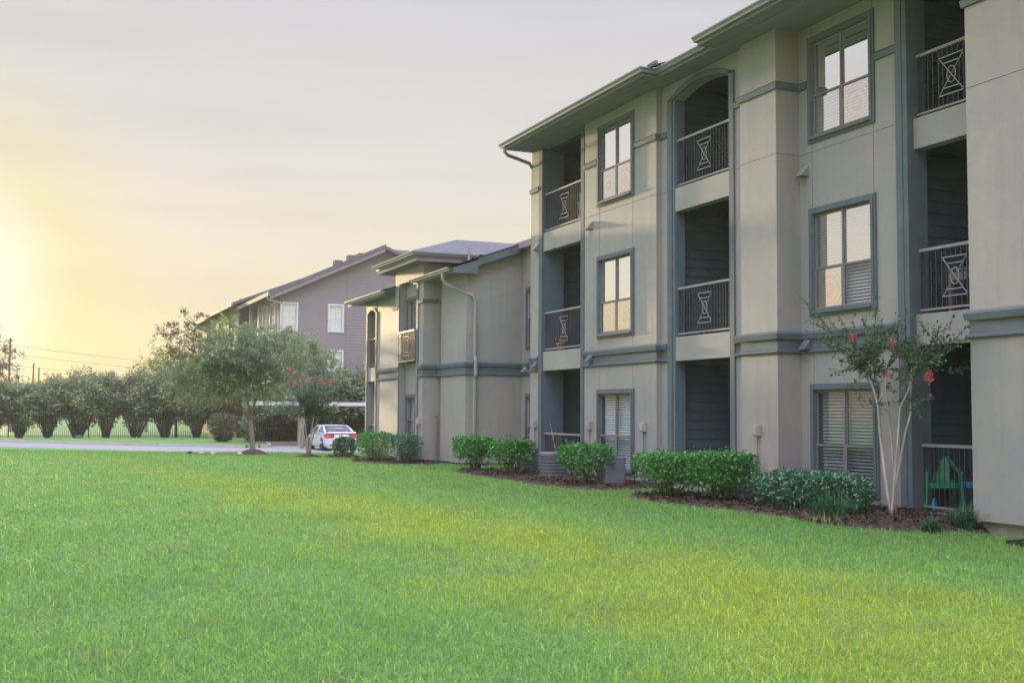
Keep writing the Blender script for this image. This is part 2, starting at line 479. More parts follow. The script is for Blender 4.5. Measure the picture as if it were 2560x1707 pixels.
class MB:
    """collects shapes in world (or local) coordinates and links them as ONE mesh"""

    def __init__(self):
        self.v = []
        self.f = []

    def face(self, pts):
        i = len(self.v)
        self.v += [tuple(p) for p in pts]
        self.f.append(tuple(range(i, i + len(pts))))

    def box(self, x0, x1, y0, y1, z0, z1):
        x0, x1 = min(x0, x1), max(x0, x1)
        y0, y1 = min(y0, y1), max(y0, y1)
        z0, z1 = min(z0, z1), max(z0, z1)
        i = len(self.v)
        self.v += [(x0, y0, z0), (x1, y0, z0), (x1, y1, z0), (x0, y1, z0), (x0, y0, z1), (x1, y0, z1), (x1, y1, z1), (x0, y1, z1)]
        for q in ((0, 3, 2, 1), (4, 5, 6, 7), (0, 1, 5, 4), (1, 2, 6, 5), (2, 3, 7, 6), (3, 0, 4, 7)):
            self.f.append(tuple(i + k for k in q))
        return self

    def prism(self, poly, fn, a, b):
        """poly: 2-D outline; fn(u, v, t) -> xyz; swept from t=a to t=b"""
        n = len(poly)
        i = len(self.v)
        self.v += [fn(u, v, a) for u, v in poly] + [fn(u, v, b) for u, v in poly]
        self.f.append(tuple(i + k for k in range(n - 1, -1, -1)))
        self.f.append(tuple(i + n + k for k in range(n)))
        for k in range(n):
            k2 = (k + 1) % n
            self.f.append((i + k, i + k2, i + n + k2, i + n + k))
        return self

    def prism_x(self, poly, x0, x1):
        return self.prism(poly, lambda u, v, t: (t, u, v), x0, x1)

    def prism_y(self, poly, y0, y1):
        return self.prism(poly, lambda u, v, t: (u, t, v), y0, y1)

    def prism_z(self, poly, z0, z1):
        return self.prism(poly, lambda u, v, t: (u, v, t), z0, z1)

    def tube(self, pts, r, n=8, closed=False):
        pts = [Vector(p) for p in pts]
        rr = r if isinstance(r, (list, tuple)) else [r] * len(pts)
        i0 = len(self.v)
        prev = None
        for k, p in enumerate(pts):
            if closed:
                d = pts[(k + 1) % len(pts)] - pts[k - 1]
            else:
                d = pts[min(k + 1, len(pts) - 1)] - pts[max(k - 1, 0)]
            d.normalize()
            if prev is None:
                a = Vector((0, 0, 1)) if abs(d.z) < .9 else Vector((1, 0, 0))
                u = d.cross(a).normalized()
            else:
                u = (prev - d * prev.dot(d)).normalized()
            prev = u
            v = d.cross(u)
            for j in range(n):
                t = 2 * math.pi * j / n
                self.v.append(tuple(p + (u * math.cos(t) + v * math.sin(t)) * rr[k]))
        L = len(pts)
        for k in range(L if closed else L - 1):
            k2 = (k + 1) % L
            for j in range(n):
                j2 = (j + 1) % n
                self.f.append((i0 + k * n + j, i0 + k * n + j2, i0 + k2 * n + j2, i0 + k2 * n + j))
        if not closed:
            self.f.append(tuple(i0 + j for j in range(n - 1, -1, -1)))
            self.f.append(tuple(i0 + (L - 1) * n + j for j in range(n)))
        return self

    def lathe(self, prof, c=(0, 0, 0), n=20):
        i0 = len(self.v)
        for r_, z_ in prof:
            for j in range(n):
                t = 2 * math.pi * j / n
                self.v.append((c[0] + r_ * math.cos(t), c[1] + r_ * math.sin(t), c[2] + z_))
        for k in range(len(prof) - 1):
            for j in range(n):
                j2 = (j + 1) % n
                self.f.append((i0 + k * n + j, i0 + k * n + j2, i0 + (k + 1) * n + j2, i0 + (k + 1) * n + j))
        self.f.append(tuple(i0 + j for j in range(n - 1, -1, -1)))
        self.f.append(tuple(i0 + (len(prof) - 1) * n + j for j in range(n)))
        return self

    def build(self, name, mat, parent=None, smooth=False, bevel=0):
        off = root_of(parent).location if parent is not None else Vector((0, 0, 0))
        me = bpy.data.meshes.new(name)
        me.from_pydata([(x - off.x, y - off.y, z - off.z) for x, y, z in self.v], [], self.f)
        me.update()
        o = link_mesh(name, me, mat, parent, smooth)
        if bevel:
            b = o.modifiers.new('bevel', 'BEVEL')
            b.width = bevel
            b.segments = 2
            b.limit_method = 'ANGLE'
        return o

    def split_build(self, name, mat, parent, tol=.004):
        """one object for every cluster of touching shapes"""
        n = len(self.v)
        par = list(range(n))

        def find(a):
            while par[a] != a:
                par[a] = par[par[a]]
                a = par[a]
            return a
        for f in self.f:
            r = find(f[0])
            for k in f[1:]:
                par[find(k)] = r
        isl = {}
        for k in range(n):
            isl.setdefault(find(k), []).append(k)
        keys = list(isl)
        V = np.array(self.v, float)
        lo = np.array([V[isl[k]].min(0) for k in keys]) - tol
        hi = np.array([V[isl[k]].max(0) for k in keys]) + tol
        g = list(range(len(keys)))

        def gf(a):
            while g[a] != a:
                a = g[a]
            return a
        for a in range(len(keys)):
            hit = np.where(((lo[a] <= hi) & (hi[a] >= lo)).all(1))[0]
            for b in hit:
                g[gf(int(b))] = gf(a)
        idx = {k: gf(i) for i, k in enumerate(keys)}
        parts = {}
        for f in self.f:
            parts.setdefault(idx[find(f[0])], []).append(f)
        for fs in parts.values():
            m2 = MB()
            mp_ = {}
            for f in fs:
                for k in f:
                    if k not in mp_:
                        mp_[k] = len(m2.v)
                        m2.v.append(self.v[k])
                m2.f.append(tuple(mp_[k] for k in f))
            m2.build(name, mat, parent)


def copy_tree(o, parent=None):
    c = o.copy()
    COL.objects.link(c)
    c.parent = parent
    for ch in list(o.children):
        copy_tree(ch, c)
    return c


def mesh_np(name, verts, counts, mat, parent=None, loc=None, smooth=False):
    """verts in face order: every face owns its own vertices unless idx given"""
    nv = len(verts)
    nf = len(counts)
    me = bpy.data.meshes.new(name)
    me.vertices.add(nv)
    me.vertices.foreach_set('co', np.asarray(verts, dtype=np.float32).ravel())
    me.loops.add(nv)
    me.loops.foreach_set('vertex_index', np.arange(nv, dtype=np.int32))
    me.polygons.add(nf)
    st = np.concatenate([[0], np.cumsum(counts)[:-1]]).astype(np.int32)
    me.polygons.foreach_set('loop_start', st)
    me.update(calc_edges=True)
    return link_mesh(name, me, mat, parent, smooth, loc)


def leaf_quads(P, rng, size, aspect=.5, upbias=.5, dirs=None, spread=1.0):
    """rhombic leaves, one quad each, at points P; size scalar or array"""
    n = len(P)
    nor = rng.normal(size=(n, 3))
    nor[:, 2] = np.abs(nor[:, 2]) + upbias
    nor /= np.linalg.norm(nor, axis=1)[:, None]
    a = rng.normal(size=(n, 3)) * spread
    if dirs is not None:
        a += dirs
    a -= nor * (a * nor).sum(1)[:, None]
    a /= (np.linalg.norm(a, axis=1)[:, None] + 1e-9)
    b = np.cross(nor, a)
    s = (np.ones(n) * size * rng.uniform(.7, 1.25, n))[:, None]
    base_ = P
    tip = P + a * s
    mid = P + a * s * .5 + nor * s * .08
    l_ = mid + b * s * aspect * .5
    r_ = mid - b * s * aspect * .5
    return np.stack([base_, l_, tip, r_], 1).reshape(-1, 3)


def leaves(name, P, rng, size, mat, parent=None, aspect=.5, upbias=.5, dirs=None, spread=1.0, local=False):
    V = leaf_quads(np.asarray(P, float), rng, size, aspect, upbias, dirs, spread)
    if parent is not None and not local:
        V = V - np.array(root_of(parent).location)[None, :]
    return mesh_np(name, V, np.full(len(V) // 4, 4), mat, parent)


# ------------------------------------------------------------------ terrain
KY = [-400, -20, -1, 5.7, 12, 30, 200]
KX = [-466, -80, -61.4, -53.6, -50.0, -48.0, -48.0]


def kerb_x(Y):
    return np.interp(Y, KY, KX)


def sstep(a, b, x):
    t = np.clip((x - a) / (b - a), 0, 1)
    return t * t * (3 - 2 * t)


def ground(X, Y):
    X = np.asarray(X, float)
    Y = np.asarray(Y, float)
    d = X - kerb_x(Y)
    lawn = -.25 + .31 * sstep(0, 20, d) - .10 * sstep(-16, -6, X) * sstep(14, 2, Y) - .11 * sstep(-13.2, -11.3, X) * sstep(8, 11, Y)
    return np.where(d < 0, -.42, lawn)


def gz(X, Y):
    return float(ground(X, Y))


xs = np.concatenate([np.linspace(-420, -130, 10), np.linspace(-120, -66, 19), np.linspace(-64, 6, 141), np.linspace(10, 60, 6)])
ys = np.concatenate([np.linspace(-330, -60, 8), np.linspace(-50, -22, 10), np.linspace(-20, 26, 93), np.linspace(30, 330, 10)])
GX, GY = np.meshgrid(xs, ys, indexing='ij')
GZ = ground(GX, GY)
mb = MB()
mb.v = [(float(a), float(b), float(c)) for a, b, c in zip(GX.ravel(), GY.ravel(), GZ.ravel())]
ny = len(ys)
for i in range(len(xs) - 1):
    for j in range(ny - 1):
        mb.f.append((i * ny + j, (i + 1) * ny + j, (i + 1) * ny + j + 1, i * ny + j + 1))
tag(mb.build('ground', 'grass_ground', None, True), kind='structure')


def strip_poly(yv, xa, xb, z):
    """sheet between two polylines given as x at each y"""
    mbb = MB()
    for k in range(len(yv) - 1):
        mbb.face([(xa[k], yv[k], z), (xb[k], yv[k], z), (xb[k + 1], yv[k + 1], z), (xa[k + 1], yv[k + 1], z)][::-1])
    return mbb


ry = list(np.linspace(-60, 12, 60))
FKY, FKX = [-60, -1.24, 6.93, 11.06, 12.2], [-144, -74.9, -65.3, -61.9, -62.4]


def far_x(Y):
    return float(np.interp(Y, FKY, FKX))


tag(strip_poly(ry, [far_x(y) for y in ry], [float(kerb_x(y)) for y in ry], -.40).build('road', 'road'), kind='structure')
ly = list(np.linspace(12.0, 60, 40))
tag(strip_poly(ly, [-68.6 for y in ly], [float(kerb_x(y)) for y in ly], -.400).build('parking_lot', 'road'), kind='structure')
# bit of the lot left of Y=12 behind the island tip
# kerbs: a real step along both edges
kb = MB()
yk = list(np.linspace(-60, 40, 120))
for k in range(len(yk) - 1):
    x0, x1 = float(kerb_x(yk[k])), float(kerb_x(yk[k + 1]))
    za, zb = -.262, -.41
    kb.face([(x0 + .12, yk[k], za), (x0 - .10, yk[k], za), (x1 - .10, yk[k + 1], za), (x1 + .12, yk[k + 1], za)])
    kb.face([(x0 - .10, yk[k], za), (x0 - .14, yk[k], zb), (x1 - .14, yk[k + 1], zb), (x1 - .10, yk[k + 1], za)])
    kb.face([(x0 - .14, yk[k], -.394), (x0 - .55, yk[k], -.394), (x1 - .55, yk[k + 1], -.394), (x1 - .14, yk[k + 1], -.394)])
tag(kb.build('kerb', 'kerb'), kind='structure')
kr = MB()
for k in range(len(yk) - 1):
    if yk[k] < 8.8:
        x0, x1 = float(kerb_x(yk[k])), float(kerb_x(yk[k + 1]))
        kr.face([(x0 - .58, yk[k], -.392), (x0 - .80, yk[k], -.392), (x1 - .80, yk[k + 1], -.392), (x1 - .58, yk[k + 1], -.392)])
tag(kr.build('road_marking', 'kerb_red'), kind='structure')
kf = MB()
pts = [(far_x(y), y) for y in np.linspace(-60, 11.06, 70)] + [(-62.0, 11.6), (-62.6, 12.15), (-63.6, 12.5), (-66, 12.9), (-68.6, 13.3)]
for (xa, ya), (xb, yb) in zip(pts[:-1], pts[1:]):
    dx, dy = xb - xa, yb - ya
    L = math.hypot(dx, dy)
    nx, ny_ = dy / L, -dx / L       # towards the road
    a0, b0 = (xa, ya), (xb, yb)
    a1, b1 = (xa + nx * .18, ya + ny_ * .18), (xb + nx * .18, yb + ny_ * .18)
    kf.face([(*a0, -.27), (*a1, -.27), (*b1, -.27), (*b0, -.27)])
    kf.face([(*a1, -.27), (*a1, -.41), (*b1, -.41), (*b1, -.27)])
    kf.face([(*a0, -.27), (*b0, -.27), (*b0, -.43), (*a0, -.43)])
far_kerb = kf.build('kerb', 'kerb')
tag(far_kerb, kind='structure')
kb2 = MB()
kb2.box(-68.85, -68.65, 13.35, 60, -.43, -.27)
tag(kb2.build('kerb', 'kerb'), kind='structure')
# the far verge sits level with its kerb
vg = MB()
yv = list(np.linspace(-60, 11.06, 50))
for k in range(len(yv) - 1):
    vg.face([(-83.9 - max(0, -yv[k]) * 1.2, yv[k], -.36), (far_x(yv[k]) - .01, yv[k], -.30), (far_x(yv[k + 1]) - .01, yv[k + 1], -.30), (-83.9 - max(0, -yv[k + 1]) * 1.2, yv[k + 1], -.36)])
vg.face([(-83.9, 11.06, -.36), (-61.91, 11.06, -.30), (-62.5, 12.1, -.30), (-66, 12.87, -.30), (-68.8, 13.3, -.30), (-83.9, 13.3, -.36)])
vg.face([(-83.9, 13.3, -.36), (-68.8, 13.3, -.30), (-68.85, 60, -.30), (-83.9, 60, -.36)])
tag(vg.build('verge', 'grass_ground'), kind='structure')
ln = MB()
for i in range(4):
    y = 13.7 + i * 2.75
    ln.face([(-68.4, y, -.394), (-68.4, y + .1, -.394), (-64.4, y + .1, -.394), (-64.4, y, -.394)][::-1])
tag(ln.build('parking_marking', 'line_yellow'), kind='structure')
# ------------------------------------------------------------------ building kit


def wall_y(mb, x0, x1, z0, z1, y0, y1, holes=()):
    """wall facing -Y between y0 (front) and y1 with rectangular holes (xa, xb, za, zb)"""
    xs_ = sorted(set([x0, x1] + [min(max(v, x0), x1) for h in holes for v in h[:2]]))
    zs_ = sorted(set([z0, z1] + [min(max(v, z0), z1) for h in holes for v in h[2:]]))
    for a, b in zip(xs_[:-1], xs_[1:]):
        run = None
        for c, d in list(zip(zs_[:-1], zs_[1:])) + [(None, None)]:
            solid = c is not None and not any(h[0] < (a + b) / 2 < h[1] and h[2] < (c + d) / 2 < h[3] for h in holes)
            if solid:
                run = (run[0], d) if run else (c, d)
            elif run:
                mb.box(a, b, y0, y1, run[0], run[1])
                run = None


def fr_y(cx, y0):      # frame coordinates of a wall facing -Y: (u along +X, d outwards, z)
    return lambda u, d, z: (cx + u, y0 - d, z)


def fr_x(x0, cy):      # a wall facing +X: u runs along -Y ... seen from outside left to right is +Y
    return lambda u, d, z: (x0 + d, cy + u, z)


def fbox(mb, fn, u0, u1, d0, d1, z0, z1):
    p, q = fn(u0, d0, z0), fn(u1, d1, z1)
    mb.box(p[0], q[0], p[1], q[1], p[2], q[2])


def window(parent, fn, hw, z0, z1, frame='trim', kinds=('pane', 'pane', 'pane_screen', 'pane_screen'), blind='blind', lights=2, fwid=.10, mid=None, grid=False, slats=True, sashmat='sash', lower_blind=True):
    """one window: stepped frame, sash bars, one pane object per sash row, blind"""
    f = MB()
    a, b = fwid, .045
    for (w0, w1, d) in ((0, b, .035), (b, a, .055)):
        fbox(f, fn, -hw + w0, -hw + w1, -.02, d, z0 + w0, z1 - w0)
        fbox(f, fn, hw - w1, hw - w0, -.02, d, z0 + w0, z1 - w0)
        fbox(f, fn, -hw + w1, hw - w1, -.02, d, z1 - w1, z1 - w0)
        fbox(f, fn, -hw + w1, hw - w1, -.02, d + (.02 if w0 else 0), z0 + w0, z0 + w1)
    # inner reveal
    for u0, u1 in ((-hw + a, -hw + a + .012), (hw - a - .012, hw - a)):
        fbox(f, fn, u0, u1, -.16, .03, z0 + a, z1 - a)
    fbox(f, fn, -hw + a + .012, hw - a - .012, -.16, .03, z1 - a - .012, z1 - a)
    fbox(f, fn, -hw + a + .012, hw - a - .012, -.16, .03, z0 + a, z0 + a + .012)
    win = f.build('window', frame, parent)
    i0, i1, k0, k1 = -hw + a + .012, hw - a - .012, z0 + a + .012, z1 - a - .012
    mz = mid if mid is not None else (k0 + k1) / 2
    s = MB()
    sw = .026
    cols = [(i0, i1)] if lights == 1 else [(i0, -.018), (.018, i1)]
    if lights == 2:
        fbox(s, fn, -.018, .018, -.06, -.004, k0, k1)
    for c0, c1 in cols:
        for (e0, e1, d0, d1) in ((mz - .022, k1, -.055, -.03), (k0, mz + .018, -.032, -.006)):
            fbox(s, fn, c0, c0 + sw, d0, d1, e0, e1)
            fbox(s, fn, c1 - sw, c1, d0, d1, e0, e1)
            fbox(s, fn, c0 + sw, c1 - sw, d0, d1, e0, e0 + .036)
            fbox(s, fn, c0 + sw, c1 - sw, d0, d1, e1 - .036, e1)
            if grid:
                cm_ = (c0 + c1) / 2
                fbox(s, fn, cm_ - .012, cm_ + .012, d0 + .005, d1 - .005, e0 + .046, e1 - .046)
                em = (e0 + e1) / 2
                fbox(s, fn, c0 + sw + .001, cm_ - .013, d0 + .005, d1 - .005, em - .012, em + .012)
                fbox(s, fn, cm_ + .013, c1 - sw - .001, d0 + .005, d1 - .005, em - .012, em + .012)
    s.build('sash', sashmat, win)
    order = 0
    for (e0, e1, d) in ((mz, k1, -.042), (k0, mz, -.020)):
        for c0, c1 in cols:
            p = MB()
            q = [fn(c0 + sw - .003, d, e0 + .02), fn(c1 - sw + .003, d, e0 + .02), fn(c1 - sw + .003, d, e1 - .03), fn(c0 + sw - .003, d, e1 - .03)]
            p.face(q)
            p.build('pane', kinds[order], win)
            order += 1
    if blind:
        bl = MB()
        if slats:
            n = int((k1 - k0) / .055)
            for k in range(n):
                z = k1 - .03 - k * .055
                if not lower_blind and z < mz:
                    break
                u, v = (i0 + .02, i1 - .02)
                p0 = fn(u, -.15, z)
                p1 = fn(v, -.15, z)
                p2 = fn(v, -.118, z - .038)
                p3 = fn(u, -.118, z - .038)
                bl.face([p0, p1, p2, p3])
        else:
            fbox(bl, fn, i0 + .01, i1 - .01, -.15, -.145, k0, k1)
        bl.build('blind', blind, win)
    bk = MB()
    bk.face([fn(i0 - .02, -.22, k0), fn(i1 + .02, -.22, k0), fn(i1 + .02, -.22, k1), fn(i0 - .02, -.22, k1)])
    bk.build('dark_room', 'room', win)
    return win


def railing(parent, x0, x1, y, zf, emblem=True, mat='rail', topmat='rail_top', panel=None, emb_c=None):
    r = MB()
    top, bot = zf + 1.06, zf + .13
    c = (x0 + x1) / 2 if emb_c is None else emb_c
    hw = .25
    et, eb = bot + (top - bot) * .80, bot + (top - bot) * .17
    pw = .0062
    n = max(3, int(round((x1 - x0) / .104)))
    for k in range(n + 1):
        x = x0 + .03 + (x1 - x0 - .06) * k / n
        if emblem and abs(x - c) < hw - .02:
            r.box(x - pw, x + pw, y - pw, y + pw, et + .01, top - .044)
            r.box(x - pw, x + pw, y - pw, y + pw, bot - .001, eb - .01)
        elif emblem and abs(x - c) < hw + .03:
            continue
        else:
            r.box(x - pw, x + pw, y - pw, y + pw, bot - .001, top - .044)
    if emblem:
        for s_ in (-1, 1):
            r.box(c + s_ * hw - pw, c + s_ * hw + pw, y - .012, y + .012, bot - .0005, top - .0445)
            r.box(c + s_ * hw * .66 - pw, c + s_ * hw * .66 + pw, y - .0085, y + .0085, eb + (et - eb) * .19, et - (et - eb) * .19)
    xm = (x0 + x1) / 2
    r.box(xm - .012, xm + .012, y - .012, y + .012, zf + .002, bot - .031)
    if not emblem:
        for x in (x0 + .012, x1 - .012):
            r.box(x - .012, x + .012, y - .0121, y + .0121, zf + .002, bot - .031)
    o = r.build('railing', mat, parent)
    r = MB()
    r.box(x0, x1, y - .028, y + .028, top - .045, top)
    r.build('top_rail', topmat, o)
    r = MB()
    r.box(x0 + .003, x1 - .003, y - .02, y + .02, bot - .03, bot)
    r.build('bottom_rail', topmat, o)
    if panel:
        r = MB()
        r.box(x0 + .01, x1 - .01, y + .022, y + .032, bot - .02, top - .05)
        r.build('privacy_panel', panel, o)
    if emblem:
        e = MB()
        t = .0085
        for z in (et, eb):
            e.box(c - hw + pw, c + hw - pw, y - .0115, y + .0115, z - t, z + t)
        dz_ = et - eb
        for z in (et - dz_ * .17, eb + dz_ * .17):
            e.box(c - hw * .66 + pw, c + hw * .66 - pw, y - .011, y + .011, z - t, z + t)
        zc = (et + eb) / 2
        for sx in (1, -1):
            e.tube([(c - sx * hw, y, et), (c + sx * hw, y, eb)], .0092, 6)
        cir = [(c + .085 * math.cos(a), y, zc + .125 * math.sin(a)) for a in np.linspace(0, 2 * math.pi, 25)[:-1]]
        e.tube(cir, .0105, 6, closed=True)
        e.build('emblem', topmat, o)
    return o


def boards_x(mb, x, y0, y1, z0, z1, step=.19):
    """lap boards on a wall facing +X at x"""
    z = z0
    while z < z1 - .01:
        t = min(z + step, z1)
        mb.prism_y([(x, z), (x + .034, z), (x + .006, t - .001), (x, t - .001)], y0, y1)
        z += step


def boards_y(mb, y, x0, x1, z0, z1, step=.19):
    """lap boards on a wall facing -Y at y"""
    z = z0
    while z < z1 - .01:
        t = min(z + step, z1)
        mb.prism_x([(y, z), (y, t - .001), (y - .004, t - .001), (y - .020, z)], x0, x1)
        z += step


BAND = [(-.05, 2.86), (.05, 2.86), (.07, 2.955), (.02, 3.0), (-.05, 3.0)]      # (outwards, z)
BAND_LO = [(-.05, 2.61), (.035, 2.61), (.05, 2.63), (.05, 2.66), (.0, 2.685), (-.05, 2.685)]
BAND3 = [(-.05, 7.27), (.035, 7.27), (.05, 7.36), (.015, 7.41), (-.05, 7.41)]


def band_run(parent_mb, path, prof):
    """sweep a moulding profile along a plan polyline (outside to the right-hand side), mitred"""
    n = len(path)
    dirs = []
    for k in range(n - 1):
        dx, dy = path[k + 1][0] - path[k][0], path[k + 1][1] - path[k][1]
        L = math.hypot(dx, dy)
        dirs.append((dx / L, dy / L))
    rings = []
    for k in range(n):
        d0 = dirs[max(k - 1, 0)]
        d1 = dirs[min(k, n - 2)]
        n0 = (d0[1], -d0[0])
        n1 = (d1[1], -d1[0])
        mx, my = n0[0] + n1[0], n0[1] + n1[1]
        den = 1 + n0[0] * n1[0] + n0[1] * n1[1]
        mx, my = mx / den, my / den
        rings.append([(path[k][0] + mx * d, path[k][1] + my * d, z) for d, z in prof])
    i0 = len(parent_mb.v)
    m_ = len(prof)
    for r_ in rings:
        parent_mb.v += r_
    for k in range(n - 1):
        for j in range(m_):
            j2 = (j + 1) % m_
            parent_mb.f.append((i0 + k * m_ + j, i0 + (k + 1) * m_ + j, i0 + (k + 1) * m_ + j2, i0 + k * m_ + j2))
    parent_mb.f.append(tuple(i0 + j for j in range(m_)))
    parent_mb.f.append(tuple(i0 + (n - 1) * m_ + j for j in range(m_ - 1, -1, -1)))


def wedge_light(parent, fn, z, mat='light_body'):
    """small wedge-shaped wall light: sloped top, open below"""
    l = MB()
    i = len(l.v)
    w0 = .09
    pts = [fn(-w0, 0, z + .12), fn(w0, 0, z + .12), fn(-w0, 0, z - .07), fn(w0, 0, z - .07), fn(-w0, .16, z - .06), fn(w0, .16, z - .06), fn(-w0 * .6, .03, z + .12), fn(w0 * .6, .03, z + .12)]
    l.v += pts
    for q in ((0, 1, 3, 2), (6, 4, 5, 7), (0, 6, 7, 1), (0, 2, 4, 6), (1, 7, 5, 3), (2, 3, 5, 4)):
        l.f.append(tuple(i + k for k in q))
    return l.build('wall_light', mat, parent)


def meter_box(parent, fn, z, zb):
    b = MB()
    fbox(b, fn, -.065, .065, 0, .09, z - .10, z + .10)
    fbox(b, fn, -.05, .05, .0905, .105, z - .08, z + .075)
    fbox(b, fn, -.10, -.066, .0, .05, z - .06, z + .0)
    o = b.build('junction_box', 'meter', parent, bevel=.008)
    c = MB()
    c.tube([fn(0, .04, z - .10), fn(0, .04, zb)], .012, 6)
    c.build('conduit', 'conduit', o)
    return o


GUT = [(0, 0), (.0, .10), (.13, .10), (.135, .075), (.10, .035), (.085, 0)]     # (outwards, up)


def gutter_run(mb, path, z):
    band_run(mb, path, [(d, z + h) for d, h in GUT])


# ------------------------------------------------------------------ near building (three storeys)
A = thing('apartment_building', 'grey three storey stucco apartment block with blue trim and stacked balconies, filling the right side', 'building', (-19.5, 12.0, 0.0))
EAVE = 8.34
F1, F2, F3 = 0.10, 3.05, 6.10
YB = 12.12
wl = MB()
WB = .13
# strip at the left end and end wall
wl.box(-27.08, -26.58, YB - .02, YB + .5, WB, EAVE + .02)
wl.box(-27.08, -26.80, YB + .501, 25.5, WB, EAVE + .3)
# recess slip between balcony stack one and the first bay
wl.box(-24.03, -23.81, YB, YB + .3, WB, EAVE + .02)
# first bay
W1 = [(-23.14 + .10, -21.42 - .13, .23 + .10, 2.09 - .10), (-23.14 + .10, -21.42 - .13, 3.24 + .10, 5.12 - .10), (-23.14 + .10, -21.42 - .13, 6.27 + .10, 8.13 - .10)]
wall_y(wl, -23.8, -20.5, WB, EAVE + .02, 12.0, 12.28, W1)
wl.box(-20.72, -20.501, 12.281, 12.6, WB, EAVE + .02)
wl.box(-23.8, -23.6, 12.281, 14.2, WB, EAVE + .02)
# recess either side of the arched stack
wl.box(-20.5, -20.0, YB, 12.36, WB, EAVE + .02)
wl.box(-17.97, -17.41, YB, 12.36, WB, EAVE + .02)
# second bay (pier) and its recessed window wall
wl.box(-17.46, -16.37, 12.0, 12.119, WB, EAVE + .02)
wl.box(-17.40, -16.37, 12.12, 12.9, WB, EAVE + .02)
W2 = [(-16.1 + .10, -14.4 - .13, .23 + .10, 2.09 - .10), (-16.1 + .10, -14.4 - .13, 3.24 + .10, 5.12 - .10), (-16.1 + .10, -14.4 - .13, 6.27 + .10, 8.13 - .10)]
wall_y(wl, -16.369, -13.70, WB, EAVE + .02, 12.5, 12.76, W2)
# right-hand bay, running out of the picture
W3 = [(-10.4 + .10, -8.7 - .13, .23 + .10, 2.09 - .10), (-10.4 + .10, -8.7 - .13, 3.24 + .10, 5.12 - .10), (-10.4 + .10, -8.7 - .13, 6.27 + .10, 8.13 - .10)]
wall_y(wl, -11.98, -7.4, WB, EAVE + .02, 12.0, 12.28, W3)
wl.box(-11.98, -11.75, 12.281, 14.4, WB, EAVE + .02)
wl.box(-7.62, -7.4, 12.281, 25.5, WB, EAVE + .3)
wl.box(-26.79, -7.63, 25.2, 25.5, WB, EAVE + .3)
wl.split_build('wall', 'stucco', A)
# arch over the top opening of the middle stack (spandrel above a segmental arch)
ax0, ax1, asp, arise = -20.0, -17.97, 7.98, .18
ar = MB()
arc = [(ax0 + (ax1 - ax0) * t, asp + arise * (1 - (2 * t - 1) ** 2)) for t in np.linspace(0, 1, 17)]
for (xa, za), (xb, zb) in zip(arc[:-1], arc[1:]):
    ar.prism_y([(xa, za), (xb, zb), (xb, EAVE + .02), (xa, EAVE + .02)], YB, 12.36)
ar.split_build('wall', 'stucco', A)

# foundation
fd = MB()
fd.box(-27.0, -16.5, 12.10, 12.4, -.4, .129)
fd.box(-16.5, -13.8, 12.58, 12.8, -.4, .129)
fd.box(-11.9, -7.5, 12.09, 12.4, -.4, .129)
fd.split_build('foundation', 'foundation', A)

# trim strips round the stacks of openings
tr_ = MB()
tr_.box(-26.58, -26.38, YB - .045, YB + .02, WB, EAVE)
tr_.box(-24.20, -24.03, YB - .03, YB + .3, WB, EAVE)
# arched stack: jambs and arch trim
tr_.box(-20.20, -20.02, YB - .04, YB - .001, WB, asp - .001)
tr_.box(-17.95, -17.80, YB - .04, YB - .001, WB, asp - .001)
arc_o = [(ax0 - .20 + (ax1 - ax0 + .37) * t, asp + .02 + (arise + .11) * (1 - (2 * t - 1) ** 2)) for t in np.linspace(0, 1, 17)]
arc_i = [(ax0 - .02 + (ax1 - ax0 + .04) * t, asp + arise * (1 - (2 * t - 1) ** 2)) for t in np.linspace(0, 1, 17)]
for k in range(16):
    tr_.prism_y([arc_i[k], arc_i[k + 1], arc_o[k + 1], arc_o[k]], YB - .04, YB - .001)
tr_.box(-20.20, -20.02, YB - .04, YB - .001, asp, asp + .04)
tr_.box(-17.95, -17.80, YB - .04, YB - .001, asp, asp + .04)
# right stack jamb, stepped
tr_.box(-13.90, -13.76, 12.455, 12.50, WB, EAVE)
tr_.box(-13.76, -13.66, 12.47, 12.78, WB, EAVE)
tr_.split_build('opening_trim', 'trim', A)
jm = MB()
jm.box(-26.58, -26.385, YB + .021, 12.70, WB, EAVE)
jm.box(-19.999, -19.96, YB + .001, 12.36, WB, asp)
jm.box(-18.01, -17.971, YB + .001, 12.36, WB, asp)
jm.box(-13.70, -13.665, 12.781, 12.86, WB, EAVE)
jm.split_build('balcony_column', 'column', A)

# balcony slabs with stucco fascias
STACKS = [(-26.38, -24.20, YB, 14.2), (-19.96, -18.01, YB + .01, 14.1), (-13.66, -11.75, 12.60, 14.4)]
for (xa, xb, yf, yd) in STACKS:
    for zf in (F2, F3):
        s = MB()
        s.box(xa, xb, yf, yf + .20, zf - .43, zf + .05)
        s.build('balcony_slab', 'slab_stucco', A)
    s = MB()
    xl_ = {-13.66: -14.02}.get(xa, xa)
    for zf in (F2, F3):
        s.box(xa, xb, yf + .201, 12.87, zf - .40, zf + .02)
        s.box(xl_, xb, 12.87, yd, zf - .40, zf + .02)
    s.box(xa - .3, xb + .3, yf + .26, yd + .3, EAVE - .03, EAVE + .1)
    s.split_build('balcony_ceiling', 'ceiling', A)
    s = MB()
    s.box(xa - .02, xb + .02, yf + .02, 12.87, -.3, F1)
    s.box({-13.66: -14.02}.get(xa, xa - .02), xb + .02, 12.87, yd, -.3, F1)
    s.build('patio_slab', 'concrete', A)
